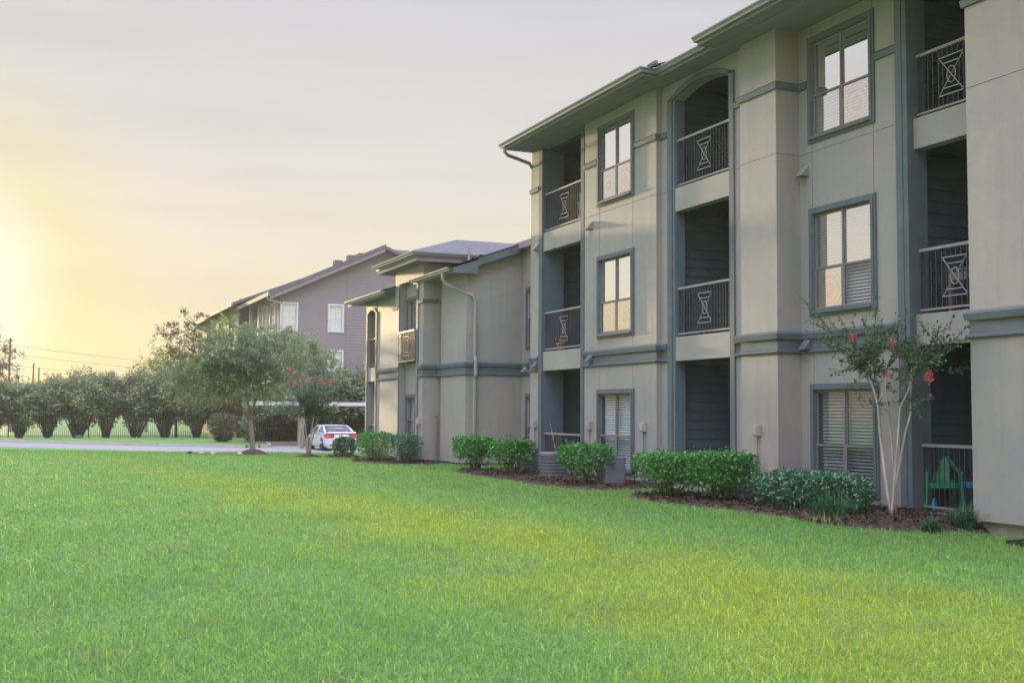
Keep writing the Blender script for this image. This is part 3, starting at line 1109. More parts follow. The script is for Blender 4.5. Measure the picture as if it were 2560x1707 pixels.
# porch beam over the top left opening
# siding inside the balconies
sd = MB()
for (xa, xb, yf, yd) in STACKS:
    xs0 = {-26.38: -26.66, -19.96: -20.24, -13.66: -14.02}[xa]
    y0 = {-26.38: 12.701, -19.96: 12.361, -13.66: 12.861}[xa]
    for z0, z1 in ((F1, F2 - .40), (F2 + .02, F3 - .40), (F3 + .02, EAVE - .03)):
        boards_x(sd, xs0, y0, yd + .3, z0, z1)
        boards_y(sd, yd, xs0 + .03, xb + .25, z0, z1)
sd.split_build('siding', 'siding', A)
dr = MB()
for xa in (-25.6, -19.3, -13.1):
    yd = {-25.6: 14.2, -19.3: 14.1, -13.1: 14.4}[xa]
    for zf in (F1, F2 + .02, F3 + .02):
        dr.box(xa, xa + .92, yd - .05, yd - .022, zf, zf + 2.05)
dr.split_build('patio_door', 'black', A)

# railings
for zf in (F2, F3):
    railing(A, -26.37, -24.21, YB + .06, zf)
    railing(A, -19.95, -18.02, YB + .08, zf)
    railing(A, -13.65, -11.76, 12.68, zf, emb_c=-12.94)
railing(A, -26.37, -24.21, YB + .06, 0.0, emblem=False)
railing(A, -13.65, -11.76, 12.68, 0.0 + .06, emblem=False)

# mouldings
md = MB()
runs = [[(-27.10, 14), (-27.10, YB - .02), (-26.60, YB - .02)],
        [(-24.03, YB), (-23.8, YB), (-23.8, 12.0), (-20.5, 12.0), (-20.5, YB), (-20.21, YB)],
        [(-17.79, YB), (-17.46, YB), (-17.46, 12.0), (-16.37, 12.0), (-16.37, 12.5), (-13.91, 12.5)],
        [(-11.98, 12.6), (-11.98, 12.0), (-7.4, 12.0), (-7.4, 14)]]
for p in runs:
    band_run(md, p, BAND)
    band_run(md, p, BAND_LO)
md.split_build('belt_course', 'trim', A)
fl = MB()
for p in runs:
    band_run(fl, p, [(-.02, 2.686), (.006, 2.686), (.006, 2.859), (-.02, 2.859)])
fl.split_build('belt_panel', 'trim', A)
m3 = MB()
r3 = [[(-27.10, 14), (-27.10, YB - .02), (-26.60, YB - .02)], [(-24.02, YB), (-23.8, YB), (-23.8, 12.0), (-23.15, 12.0)], [(-21.41, 12.0), (-20.5, 12.0), (-20.5, YB), (-20.21, YB)],
      [(-17.79, YB), (-17.46, YB), (-17.46, 12.0), (-16.37, 12.0), (-16.37, 12.5), (-16.11, 12.5)], [(-14.39, 12.5), (-13.91, 12.5)], [(-11.98, 12.6), (-11.98, 12.0), (-10.41, 12.0)], [(-8.69, 12.0), (-7.4, 12.0)]]
for p in r3:
    band_run(m3, p, BAND3)
m3.split_build('upper_moulding', 'trim', A)

# control joints in the stucco
cj = MB()
g = .006
for x0, x1, y in ((-27.08, -26.6, YB - .02), (-23.8, -20.5, 12.0), (-20.5, -20.21, YB), (-17.79, -17.47, YB), (-17.46, -16.37, 12.0), (-16.36, -13.92, 12.5), (-11.98, -7.4, 12.0)):
    cj.box(x0, x1, y - .0015, y + .004, 6.12 - g, 6.12 + g)
cj.box(-16.3745, -16.3685, 12.0, 12.5, 6.12 - g, 6.12 + g)
cj.box(-20.504, -20.4985, 12.0, 12.12, 6.12 - g, 6.12 + g)
for xs_, y in (((-23.06, -21.50), 12.0), ((-16.02, -14.46), 12.5)):
    for x in xs_:
        for z0, z1 in ((2.10, 2.60), (3.01, 3.23), (5.13, 6.113), (6.127, 6.26), (8.14, 8.34)):
            cj.box(x - g * .8, x + g * .8, y - .0016, y + .004, z0, z1)
cj.box(-19.0, -18.99, YB - .0015, YB + .004, 8.29, 8.34)
cj.build('control_joint', 'joint', A)

# windows
P, S_ = 'pane', 'pane_screen'
fA1 = fr_y(-22.28, 12.0)
window(A, fA1, .86, 6.27, 8.13, mid=7.08)
window(A, fA1, .86, 3.24, 5.12, mid=4.05)
window(A, fA1, .86, .23, 2.09, mid=1.06, kinds=('pane_low', 'pane_low', 'screen_dark', 'screen_dark'))
fA2 = fr_y(-15.25, 12.5)
window(A, fA2, .85, 6.27, 8.14, mid=7.09, kinds=(P, P, 'pane_mid', 'pane_screen'), blind='blind')
window(A, fA2, .85, 3.24, 5.12, mid=4.06, kinds=('pane_mid', 'pane_mid', 'pane_screen', 'screen_dark'))
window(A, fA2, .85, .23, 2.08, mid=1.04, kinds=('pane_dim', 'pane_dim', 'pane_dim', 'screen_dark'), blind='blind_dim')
fA3 = fr_y(-9.55, 12.0)
for z0 in (.23, 3.24, 6.27):
    window(A, fA3, .85, z0, z0 + 1.86)

# wall lights
for x, y, z, mt_ in ((-26.70, YB - .02, 5.80, 'light_body'), (-26.70, YB - .025, 2.77, 'light_body_blue'), (-23.46, 12.0, 5.86, 'light_body'), (-23.42, 11.993, 2.80, 'light_body_blue'),
                     (-16.2, 12.5, 5.78, 'light_body'), (-16.17, 12.493, 2.74, 'light_body_blue')):
    wedge_light(A, fr_y(x, y), z, mt_)
for x, y, zb in ((-26.74, YB - .02, .1), (-23.47, 12.0, .1), (-20.97, 12.0, .1), (-16.93, 12.0, .1)):
    meter_box(A, fr_y(x, y), 1.27, zb)

# eaves: fascia, soffit, gutter, roof
ep = [(-27.0, 25.6), (-27.0, 11.25), (-19.75, 11.25), (-19.75, 11.60), (-17.72, 11.60), (-17.72, 11.25), (-7.2, 11.25), (-7.2, 25.6)]
fa = MB()
band_run(fa, ep[1:7], [(-.03, 8.335), (0, 8.335), (0, 8.47), (-.03, 8.47)])
fa.build('fascia', 'fascia', A)
so = MB()
for x0, x1, y0 in ((-27.0, -19.75, 11.28), (-19.75, -17.72, 11.63), (-17.72, -7.2, 11.28)):
    so.box(x0 + .002, x1 - .002, y0, 12.62 if x0 > -17.8 else 12.3, 8.35, 8.40)
    so.box(x0 + .01, x1 - .01, (y0 + 12.0) / 2 - .05, (y0 + 12.0) / 2 - .035, 8.338, 8.352)
so.split_build('soffit', 'soffit', A)
gu = MB()
gutter_run(gu, [(-27.02, 11.248), (-19.74, 11.248), (-19.74, 11.598), (-17.74, 11.598)], 8.385)
gutter_run(gu, [(-17.72, 11.248), (-7.2, 11.248)], 8.385)
gu.split_build('gutter', 'gutter', A)
rf = MB()
for x0, x1, y0 in ((-27.02, -19.75, 11.14), (-19.75, -17.75, 11.5), (-17.75, -7.2, 11.14)):
    zz = (lambda y: 8.475 + .33 * (y - 11.14)) if y0 < 11.3 else (lambda y: 8.478 + .317 * (y - 11.5))
    rf.face([(x0, y0, zz(y0)), (x1, y0, zz(y0)), (x1, 18.6, zz(18.6)), (x0, 18.6, zz(18.6))])
    rf.face([(x0, 18.6, zz(18.6)), (x1, 18.6, zz(18.6)), (x1, 26, zz(18.6) - .33 * 7.4), (x0, 26, zz(18.6) - .33 * 7.4)])
zz = lambda y: 8.475 + .33 * (y - 11.14)
for x in (-26.95, -7.25):
    rf.face([(x, 11.3, 8.40), (x, 18.6, zz(18.6) - .01), (x, 26, 8.40)])
rf.box(-19.72, -19.40, 11.34, 11.40, 8.475, 8.56)
rf.split_build('roof', 'shingle', A)
ds = MB()
ds.tube([(-26.83, 11.20, 8.39), (-26.83, 11.21, 8.27), (-26.85, 11.30, 8.19), (-26.98, 11.98, 8.06), (-27.12, 12.14, 7.95), (-27.12, 12.14, .15)], .045, 8)
ds.build('downspout', 'downspout', A)

# ------------------------------------------------------------------ two storey wing beyond it
B = thing('apartment_wing', 'lower two storey grey wing with juliet balcony, stepping down from the tall block', 'building', (-33.5, 12.0, 0.0))
wb = MB()
WB2 = .12
# right bump and its long side wall, link wall
wb.box(-32.3, -30.2, 11.47, 11.75, WB2, 5.62)
# gable side wall follows the rake
wb.prism_x([(11.751, WB2), (13.2, WB2), (13.2, 6.35), (11.751, 5.80)], -30.45, -30.2)
wb.prism_x([(11.47, 5.621), (11.75, 5.621), (11.75, 5.79), (11.47, 5.66)], -30.45, -30.2)
wall_y(wb, -30.2, -27.09, WB2, 6.4, 13.2, 13.4, [(-29.75, -28.35, .35, 1.97), (-29.75, -28.35, 3.5, 5.02)])
# bay with the juliet balcony
wall_y(wb, -33.0, -32.6, WB2, 6.05, 11.0, 11.28)
wb.box(-32.8, -32.6, 11.281, 11.75, WB2, 6.05)
wb.box(-34.92, -33.0, 11.0, 11.28, 5.64, 6.05)
wall_y(wb, -34.92, -33.0, WB2, 5.64, 11.22, 11.42, [(-34.72, -33.36, .42, 1.98), (-34.72, -33.36, 3.2, 5.05)])
wb.box(-35.45, -34.92, 11.0, 11.42, WB2, 6.05)
# left part and corner balcony
wall_y(wb, -37.72, -35.451, WB2, 5.35, 11.08, 11.36)
wb.box(-39.20, -38.95, 11.10, 11.36, WB2, 5.35)
aw = [( -38.95 + 1.05 * t, 4.94 + .14 * (1 - (2 * t - 1) ** 2)) for t in np.linspace(0, 1, 9)]
for (xa, za), (xb, zb) in zip(aw[:-1], aw[1:]):
    wb.prism_y([(xa, za), (xb, zb), (xb, 5.35), (xa, 5.35)], 11.10, 11.36)
wb.box(-38.95, -37.90, 11.105, 11.36, 2.60, 3.09)
wb.box(-39.2, -39.0, 11.361, 24, WB2, 5.5)
wb.box(-39.0, -27.1, 23.8, 24, WB2, 5.5)
wb.box(-37.9, -37.7, 11.361, 13.0, WB2, 5.35)
# tower upper walls
wb.box(-35.45, -35.2, 11.421, 15.5, 5.3, 6.05)
wb.box(-32.85, -32.6, 11.751, 15.5, 5.3, 6.05)
wb.split_build('wall', 'stucco', B)
tb = MB()
tb.box(-33.16, -33.0, 10.96, 11.22, WB2, 5.64)
tb.box(-34.99, -34.92, 10.965, 10.999, WB2, 5.64)
tb.box(-37.90, -37.72, 11.05, 11.36, WB2, 4.98)
tb.box(-39.03, -38.95, 11.07, 11.099, WB2, 4.98)
for k in range(8):
    (xa, za), (xb, zb) = aw[k], aw[k + 1]
    tb.prism_y([(xa, za), (xb, zb), (xb, zb + .09), (xa, za + .09)], 11.06, 11.099)
tb.split_build('opening_trim', 'trim', B)
cb = MB()
cb.box(-38.949, -38.90, 11.361, 12.6, WB2, 5.35)
boards_y(cb, 12.6, -38.95, -37.9, WB2, 5.35)
cb.split_build('siding', 'column', B)
fb = MB()
cbx = MB()
cbx.box(-38.9, -37.91, 11.37, 12.58, 2.70, 3.05)
cbx.box(-38.9, -37.91, 11.37, 12.58, 5.0, 5.3)
cbx.split_build('balcony_ceiling', 'ceiling', B)
fb.box(-39.1, -35.5, 11.2, 11.5, -.5, .119)
fb.box(-35.5, -32.7, 11.3, 11.5, -.5, .119)
fb.box(-32.7, -30.3, 11.55, 11.75, -.5, .119)
fb.box(-30.35, -27.2, 13.25, 13.4, -.5, .119)
fb.box(-30.5, -30.28, 11.751, 13.25, -.5, .119)
fb.split_build('foundation', 'foundation', B)
mb_ = MB()
bruns = [[(-37.71, 11.08), (-35.45, 11.08), (-35.45, 11.0), (-34.99, 11.0)], [(-33.0, 11.0), (-32.6, 11.0), (-32.6, 11.47), (-30.2, 11.47), (-30.2, 13.2), (-27.2, 13.2)]]
for p in bruns:
    band_run(mb_, p, BAND)
    band_run(mb_, p, BAND_LO)
mb_.split_build('belt_course', 'trim', B)
bp_ = MB()
for p in bruns:
    band_run(bp_, p, [(-.02, 2.686), (.006, 2.686), (.006, 2.859), (-.02, 2.859)])
bp_.split_build('belt_panel', 'trim', B)
b5_ = MB()
for p in ([(-35.9, 11.08), (-35.45, 11.08), (-35.45, 11.0), (-34.99, 11.0)], [(-33.0, 11.0), (-32.6, 11.0), (-32.6, 11.47)]):
    band_run(b5_, p, [(-.05, 4.86), (.04, 4.86), (.05, 4.94), (.0, 4.98), (-.05, 4.98)])
b5_.split_build('upper_moulding', 'trim', B)
fB = fr_y(-34.04, 11.22)
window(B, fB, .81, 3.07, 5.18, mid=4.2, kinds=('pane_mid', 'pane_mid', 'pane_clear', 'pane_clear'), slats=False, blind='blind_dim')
window(B, fB, .81, .29, 2.11, mid=1.32, kinds=('pane_clear', 'pane_clear', 'screen_dark', 'screen_dark'))
fB2 = fr_y(-29.05, 13.2)
window(B, fB2, .83, 3.37, 5.15, kinds=('pane_mid', 'pane_mid', 'screen_dark', 'screen_dark'))
window(B, fB2, .83, .22, 2.10, kinds=('pane_mid', 'pane_mid', 'screen_dark', 'screen_dark'))
railing(B, -34.85, -33.17, 10.93, 3.02, mat='rail_bronze', panel='panel_bronze')
railing(B, -38.94, -37.91, 11.16, 3.05, emblem=False, mat='rail_bronze', panel='panel_bronze')
railing(B, -38.94, -37.91, 11.16, .06, emblem=False, mat='rail_dark', panel='panel_bronze')
wedge_light(B, fr_y(-29.85, 13.2), 2.78)
meter_box(B, fr_y(-32.78, 11.0), 1.28, .12)
vp = MB()
vp.tube([(-32.45, 11.40, .05), (-32.45, 11.40, 1.42)], .03, 8)
vp.box(-32.50, -32.40, 11.36, 11.44, 1.42, 1.46)
vp.build('vent_pipe', 'conduit', B)
# roofs of the wing
fz = MB()
band_run(fz, [(-39.9, 10.62), (-35.45, 10.62)], [(-.03, 5.32), (0, 5.32), (0, 5.46), (-.03, 5.46)])
band_run(fz, [(-36.2, 12.4), (-36.2, 10.56), (-32.1, 10.56), (-32.1, 12.6)], [(-.03, 6.17), (0, 6.17), (0, 6.31), (-.03, 6.31)])
band_run(fz, [(-33.5, 10.97), (-30.1, 10.97)], [(-.03, 5.49), (0, 5.49), (0, 5.62), (-.03, 5.62)])
fz.split_build('fascia', 'fascia', B)
# boxed eave returns and rake board (blue-grey)
rk = MB()
rk.prism_x([(10.97, 5.46), (11.72, 5.46), (11.72, 5.86), (10.97, 5.60)], -30.12, -29.93)
rk.prism_x([(11.721, 5.70), (13.25, 6.25), (13.25, 6.50), (11.721, 5.95)], -29.99, -29.93)
rk.prism_x([(10.62, 5.31), (11.07, 5.31), (11.07, 5.62), (10.62, 5.46)], -35.55, -35.46)
rk.split_build('rake_board', 'trim', B)
sf = MB()
sf.box(-39.88, -35.46, 10.65, 11.2, 5.345, 5.38)
sf.box(-36.17, -32.13, 10.59, 12.6, 6.05, 6.20)
sf.box(-33.48, -30.13, 11.0, 11.6, 5.51, 5.55)
sf.prism_x([(10.9, 5.55), (13.3, 6.40), (13.3, 6.44), (10.9, 5.59)], -30.25, -29.99)
sf.split_build('soffit', 'soffit', B)
gb = MB()
gutter_run(gb, [(-40.0, 10.618), (-35.42, 10.618)], 5.37)
gutter_run(gb, [(-36.2, 12.2), (-36.2, 10.558), (-32.1, 10.558), (-32.1, 12.55)], 6.22)
gutter_run(gb, [(-33.55, 10.968), (-30.05, 10.968)], 5.53)
gb.split_build('gutter', 'gutter', B)
rb = MB()
# left lean-to
rb.face([(-40.0, 10.5, 5.47), (-35.40, 10.5, 5.47), (-35.40, 16, 7.3), (-40.0, 16, 7.3)])
# tower hip roof running back from the facade
xl_, xr_, xm_ = -36.35, -31.98, -34.16
zt = 6.325
hh = .345 * 2.19
rb.face([(xl_, 10.43, zt), (xr_, 10.43, zt), (xm_, 12.62, zt + hh)])
rb.face([(xr_, 10.43, zt), (xr_, 23, zt), (xm_, 23, zt + hh), (xm_, 12.62, zt + hh)])
rb.face([(xl_, 23, zt), (xl_, 10.43, zt), (xm_, 12.62, zt + hh), (xm_, 23, zt + hh)])
# right gable roof
rb.face([(-33.55, 10.85, 5.63), (-29.90, 10.85, 5.63), (-29.90, 17.5, 8.03), (-33.55, 17.5, 8.03)])
rb.face([(-33.55, 17.5, 8.03), (-29.90, 17.5, 8.03), (-29.90, 24, 5.63), (-33.55, 24, 5.63)])
# link roof against the tall block
rb.face([(-29.9, 13.0, 6.42), (-27.1, 13.0, 6.42), (-27.1, 17.5, 8.05), (-29.9, 17.5, 8.05)])
rb.split_build('roof', 'shingle', B)
tk = MB()
tk.box(-30.19, -27.1, 12.95, 13.25, 6.25, 6.44)
tk.split_build('soffit', 'soffit', B)
dsb = MB()
dsb.tube([(-30.62, 10.90, 5.54), (-30.62, 10.90, 5.36), (-30.60, 10.98, 5.22), (-30.30, 11.42, 4.98), (-30.14, 11.66, 4.86), (-30.14, 11.72, 4.70), (-30.14, 11.72, 3.15), (-30.06, 11.72, 3.02), (-30.06, 11.72, 2.62), (-30.14, 11.72, 2.5), (-30.14, 11.72, .15)], .055, 8)
dsb.build('downspout', 'downspout', B)
vpr = MB()
vpr.tube([(-31.4, 12.0, 6.0), (-31.4, 12.0, 6.42)], .04, 8)
vpr.build('roof_vent', 'gutter', B)

# ------------------------------------------------------------------ far building
Cb = thing('far_apartment_building', 'distant mauve sided apartment building with long gable end, behind the trees', 'building', (-85, 18, -.4))
wc = MB()
gz0 = -.4
zr = lambda y: 9.15 + .462 * (y - 14.3)
for ya, yb2, hz_ in ((14.9, 15.14, ()), (15.14, 16.02, ((.7, 2.4), (3.75, 5.46), (6.78, 8.47))), (16.02, 18.17, ()), (18.17, 19.05, ((.7, 2.4), (3.75, 5.46), (6.78, 8.47))), (19.05, 19.3, ())):
    z_ = gz0
    for h0, h1 in hz_:
        wc.box(-73.3, -73.0, ya, yb2, z_, h0)
        z_ = h1
    wc.prism_x([(ya, z_), (yb2, z_), (yb2, zr(yb2) - .25), (ya, zr(ya) - .25)], -73.3, -73.0)
wc.build('wall', 'mauve_siding', Cb)
wc = MB()
z = gz0
while z < zr(21.7) - .3:
    t = z + .2
    yl = 19.302
    yh = 29.0
    if t > zr(19.3) - .25:
        yl = max(yl, 14.3 + (t + .25 - 9.15) / .462)
    yh = min(29.0, 21.7 + (zr(21.7) - .25 - t) / .462 + 6)
    wc.prism_y([(-73.0, z), (-72.975, z), (-72.995, t - .002), (-73.0, t - .002)], yl, yh)
    z = t
wc.build('siding', 'mauve_siding', Cb)
wc = MB()
wc.prism_x([(19.301, gz0), (29, gz0), (29, zr(21.7) - 1.2), (21.7, zr(21.7) - .25), (19.301, zr(19.3) - .25)], -73.3, -73.02)
wc.build('wall', 'mauve_siding', Cb)
# stucco street front with its set-backs
fr = MB()
wh = [(-75.95, -74.1, 6.75, 8.65), (-78.4, -77.0, 6.75, 8.65), (-82.5, -80.5, 6.3, 8.85), (-75.95, -74.1, 3.7, 5.6), (-78.4, -77.0, 3.7, 5.6), (-82.5, -80.5, 3.2, 5.8)]
wall_y(fr, -83.4, -73.3, gz0, 9.2, 14.9, 15.2, wh)
H2 = [(x - .7, x + .7, z0 + .1, z0 + 1.8) for x in (-94.5, -89.5, -103.5, -109) for z0 in (6.9, 3.8)]
wall_y(fr, -97, -86, gz0, 9.4, 14.55, 14.85, H2[:4])
wall_y(fr, -113, -100, gz0, 9.6, 14.9, 15.2, H2[4:])
fr.split_build('front_wall', 'cream_stucco', Cb)
fr = MB()
fr.box(-86.0, -85.9, 14.56, 20, gz0, 9.9)
fr.box(-100.0, -99.9, 14.91, 20, gz0, 10.2)
fr.box(-113, -112.8, 15.2, 22, gz0, 10)
fr.box(-85.9, -83.0, 17, 17.2, gz0, 9.9)
fr.box(-99.9, -97, 17, 17.2, gz0, 9.9)
fr.split_build('side_wall', 'mauve_siding', Cb)
fx = lambda y: fr_x(-73.0, y)
for y, z0, z1 in ((15.58, 6.68, 8.57), (18.61, 6.68, 8.57), (18.61, 3.65, 5.56), (15.58, 3.65, 5.56), (18.61, .6, 2.5), (15.58, .6, 2.5)):
    window(Cb, fx(y), .54, z0, z1, frame='white_trim', kinds=('pane_clear', 'pane_clear'), lights=1, grid=True, slats=False, blind='blind', fwid=.11, sashmat='white_trim')
for x, hw in ((-75.02, .93), (-77.7, .7)):
    for z0 in (6.75, 3.7):
        window(Cb, fr_y(x, 14.9), hw, z0, z0 + 1.9, frame='white_trim', kinds=('pane_clear',) * 4, grid=True, slats=False, sashmat='white_trim')
for x in (-94.5, -89.5, -103.5, -109):
    for z0 in (6.9, 3.8):
        window(Cb, fr_y(x, 14.55 if x > -98 else 14.9), .8, z0, z0 + 1.9, frame='taupe_trim', kinds=('screen_dark',) * 4, slats=False)
pf = MB()
for zf in (6.1, 3.05):
    pf.box(-82.6, -80.4, 14.82, 14.899, zf, zf + .3)
pf.box(-83.2, -83.0, 14.8, 14.899, gz0, 9.2)
pf.box(-79.8, -79.6, 14.8, 14.899, gz0, 9.2)
pf.split_build('opening_trim', 'white_trim', Cb)
pr_ = MB()
for zf in (6.4, 3.35):
    pr_.box(-82.5, -80.5, 14.92, 14.96, zf + .95, zf + 1.0)
    for k in range(16):
        x = -82.4 + k * .12
        pr_.box(x, x + .02, 14.93, 14.95, zf - .1, zf + .95)
pr_.split_build('railing', 'white_trim', Cb)
db = MB()
db.box(-82.6, -80.4, 16.6, 16.7, gz0, 9.1)
db.build('siding', 'taupe_trim', Cb)
rc = MB()
zc = lambda y: 9.15 + .462 * (y - 14.2)
ridge = 21.75


def slab_roof(x0, x1, y0, y1, f_, th=.22):
    rc.prism_x([(y0, f_(y0)), (y1, f_(y1)), (y1, f_(y1) - th), (y0, f_(y0) - th)], x0, x1)


slab_roof(-84.0, -72.35, 14.2, ridge, zc)
slab_roof(-98.0, -84.0, 13.8, ridge, lambda y: zc(ridge) - (ridge - y) * .40)
slab_roof(-114.0, -98.0, 14.2, ridge, lambda y: zc(ridge) - (ridge - y) * .40)
slab_roof(-114.0, -72.35, ridge, 29.5, lambda y: zc(ridge) - .10 - (y - ridge) * .40)
rc.box(-80, -78, ridge - .25, ridge + .25, zc(ridge) - .1, zc(ridge) + .12)
for xx, yy in ((-74.0, 18.6), (-75.5, 19.9)):
    rc.box(xx, xx + .6, yy, yy + .5, zc(yy), zc(yy) + .35)
rc.split_build('roof', 'shingle', Cb)
rkc = MB()
rkc.prism_x([(14.2, zc(14.2) - .50), (ridge, zc(ridge) - .50), (ridge, zc(ridge) - .221), (14.2, zc(14.2) - .221)], -72.55, -72.40)
rkc.box(-84.0, -72.4, 14.05, 14.19, 8.86, 9.12)
rkc.box(-98.0, -84.0, 13.65, 13.79, 9.15, 9.40)
rkc.box(-114.0, -98.0, 14.05, 14.19, 9.28, 9.55)
rkc.split_build('fascia', 'taupe_trim', Cb)
dc = MB()
dc.tube([(-73.1, 14.1, 8.95), (-73.1, 14.2, 8.7), (-72.9, 14.95, 8.5), (-72.9, 14.98, 8.3), (-72.9, 14.98, -.3)], .06, 6)
dc.tube([(-85.9, 13.75, 9.2), (-85.8, 14.3, 9.0), (-85.8, 14.5, 8.8), (-85.8, 14.5, -.3)], .06, 6)
dc.split_build('downspout', 'white_trim', Cb)
# ------------------------------------------------------------------ plants


def in_poly(px, py, poly):
    inside = np.zeros(len(px), bool)
    n = len(poly)
    for i in range(n):
        x0, y0 = poly[i]
        x1, y1 = poly[(i + 1) % n]
        c = ((y0 > py) != (y1 > py)) & (px < (x1 - x0) * (py - y0) / (y1 - y0 + 1e-12) + x0)
        inside ^= c
    return inside


def smooth_poly(poly, it=2):
    for _ in range(it):
        o = []
        for i in range(len(poly)):
            a, b = poly[i], poly[(i + 1) % len(poly)]
            o += [(a[0] * .75 + b[0] * .25, a[1] * .75 + b[1] * .25), (a[0] * .25 + b[0] * .75, a[1] * .25 + b[1] * .75)]
        poly = o
    return poly


BEDS = []


def mulch_bed(poly, n_chips, seed, hgt=.05, smooth=2):
    rng = np.random.default_rng(seed)
    poly = [(px_ * .978, py_ * .978) if py_ < 11.25 else (px_, py_) for px_, py_ in poly]
    P0 = smooth_poly(poly, smooth)
    BEDS.append(P0)
    cx = sum(p[0] for p in P0) / len(P0)
    cy = sum(p[1] for p in P0) / len(P0)
    V, counts = [], []
    # body: grid of small mounds clipped to the outline
    xs0, xs1 = min(p[0] for p in P0), max(p[0] for p in P0)
    ys0, ys1 = min(p[1] for p in P0), max(p[1] for p in P0)
    st = .14
    gx = np.arange(xs0 - st, xs1 + st, st)
    gy = np.arange(ys0 - st, ys1 + st, st)
    HX, HY = np.meshgrid(gx, gy, indexing='ij')
    ins = in_poly(HX.ravel(), HY.ravel(), P0).reshape(HX.shape)
    G = ground(HX, HY)
    Z = G + np.where(ins, hgt + rng.uniform(-.018, .018, HX.shape), -.03)
    for i in range(len(gx) - 1):
        for j in range(len(gy) - 1):
            if ins[i:i + 2, j:j + 2].any():
                V += [(gx[i], gy[j], Z[i, j]), (gx[i + 1], gy[j], Z[i + 1, j]), (gx[i + 1], gy[j + 1], Z[i + 1, j + 1]), (gx[i], gy[j + 1], Z[i, j + 1])]
                counts.append(4)
    # bark chips
    q = rng.uniform((xs0, ys0), (xs1, ys1), (n_chips * 3, 2))
    q = q[in_poly(q[:, 0], q[:, 1], P0)][:n_chips]
    z = ground(q[:, 0], q[:, 1]) + hgt + rng.uniform(-.005, .03, len(q))
    C = np.column_stack([q, z])
    L = leaf_quads(C, rng, .085, .32, 1.1)
    V = np.concatenate([np.array(V), L])
    counts += [4] * len(q)
    return tag(mesh_np('mulch', V, counts, 'mulch'), kind='stuff')


def clipped_shrub(label, x, y, w_, d_, h, n, mat, seed, group=None, bare=.35, leaf=.055, stems=7, name='clipped_shrub', lumps=.07, sprig=16, under=.10, round_=False):
    rng = np.random.default_rng(seed)
    z0 = gz(x, y) + .03
    t = thing(name, label, 'shrub', (x, y, z0), group)
    zc0, zc1 = h * bare, h
    hz = (zc1 - zc0) / 2
    # points near the surface of a rounded box, pushed about by lumps
    m_ = int(n * 1.0)
    # even samples over the box faces, corners eased by a small pull
    A_ = np.array([d_ * hz, d_ * hz, w_ * hz, w_ * hz, w_ * d_ / 2, w_ * d_ / 4])
    fi = rng.choice(6, m_, p=A_ / A_.sum())
    S = rng.uniform(-1, 1, (m_, 3))
    S[np.arange(m_), fi // 2] = np.where(fi % 2 == 0, 1, -1)
    if round_:
        dv = S / np.linalg.norm(S, axis=1)[:, None]
        S = dv * ((np.abs(dv) ** 3).sum(1) ** (-1 / 3.0))[:, None]
    else:
        ex = (np.sort(np.abs(S), axis=1)[:, 1:2]) ** 6
        S = S * (1 - .07 * ex)
    dv = S / np.linalg.norm(S, axis=1)[:, None]
    ph = rng.uniform(0, 6.28, 6)
    lump = 1 + lumps * (np.sin(dv[:, 0] * 5 + ph[0]) * np.cos(dv[:, 1] * 6 + ph[1]) + .6 * np.sin(dv[:, 2] * 7 + dv[:, 0] * 9 + ph[2]))
    depth = np.where(rng.random(m_) < .62, rng.uniform(.90, 1.03, m_), rng.uniform(.55, .92, m_))
    P = S * (lump * depth)[:, None] * np.array([w_ / 2, d_ / 2, hz]) + np.array([0, 0, zc0 + hz])
    # thin out the underside
    keep = (P[:, 2] > zc0 + .55 * hz) | (rng.random(m_) < .40 + .2 * np.sin(P[:, 0] * 9 + ph[0]))
    P = P[keep]
    dirs = S[keep] * .9 + np.array([0, 0, .5])
    extra = []
    ed = []
    for _ in range(sprig):
        bx, by = rng.uniform(-.45, .45) * w_, rng.uniform(-.4, .4) * d_
        L = rng.uniform(.05, .16)
        tilt = rng.normal(0, .25, 2)
        for s in np.linspace(0, 1, 9):
            extra.append((bx + tilt[0] * L * s, by + tilt[1] * L * s, h - .02 + L * s))
            ed.append((rng.normal(0, .8), rng.normal(0, .8), .8))
    nu = int(n * under)
    pu = np.column_stack([rng.uniform(-.42, .42, nu) * w_, rng.uniform(-.42, .42, nu) * d_, rng.uniform(.12 * h, zc0 + .1 * h, nu)])
    PP = np.concatenate([P, np.array(extra).reshape(-1, 3), pu]) + np.array([x, y, z0])
    DD = np.concatenate([dirs, np.array(ed).reshape(-1, 3), rng.normal(0, .5, (nu, 3))])
    leaves('foliage', PP, rng, leaf, mat, t, .52, .35, DD, .8)
    sb = MB()
    for _ in range(stems):
        bx, by = x + rng.uniform(-.22, .22) * w_, y + rng.uniform(-.2, .2) * d_
        for _k in range(3):
            ex, ey = x + rng.uniform(-.42, .42) * w_, y + rng.uniform(-.4, .4) * d_
            mx, my = (bx * .6 + ex * .4) + rng.normal(0, .02), (by * .6 + ey * .4) + rng.normal(0, .02)
            sb.tube([(bx, by, z0 - .08), (bx * .8 + mx * .2, by * .8 + my * .2, z0 + h * .12), (mx, my, z0 + h * .34), (ex, ey, z0 + h * .78)], [.016, .013, .009, .004], 5)
    sb.build('stems', 'twig', t, True)
    return t


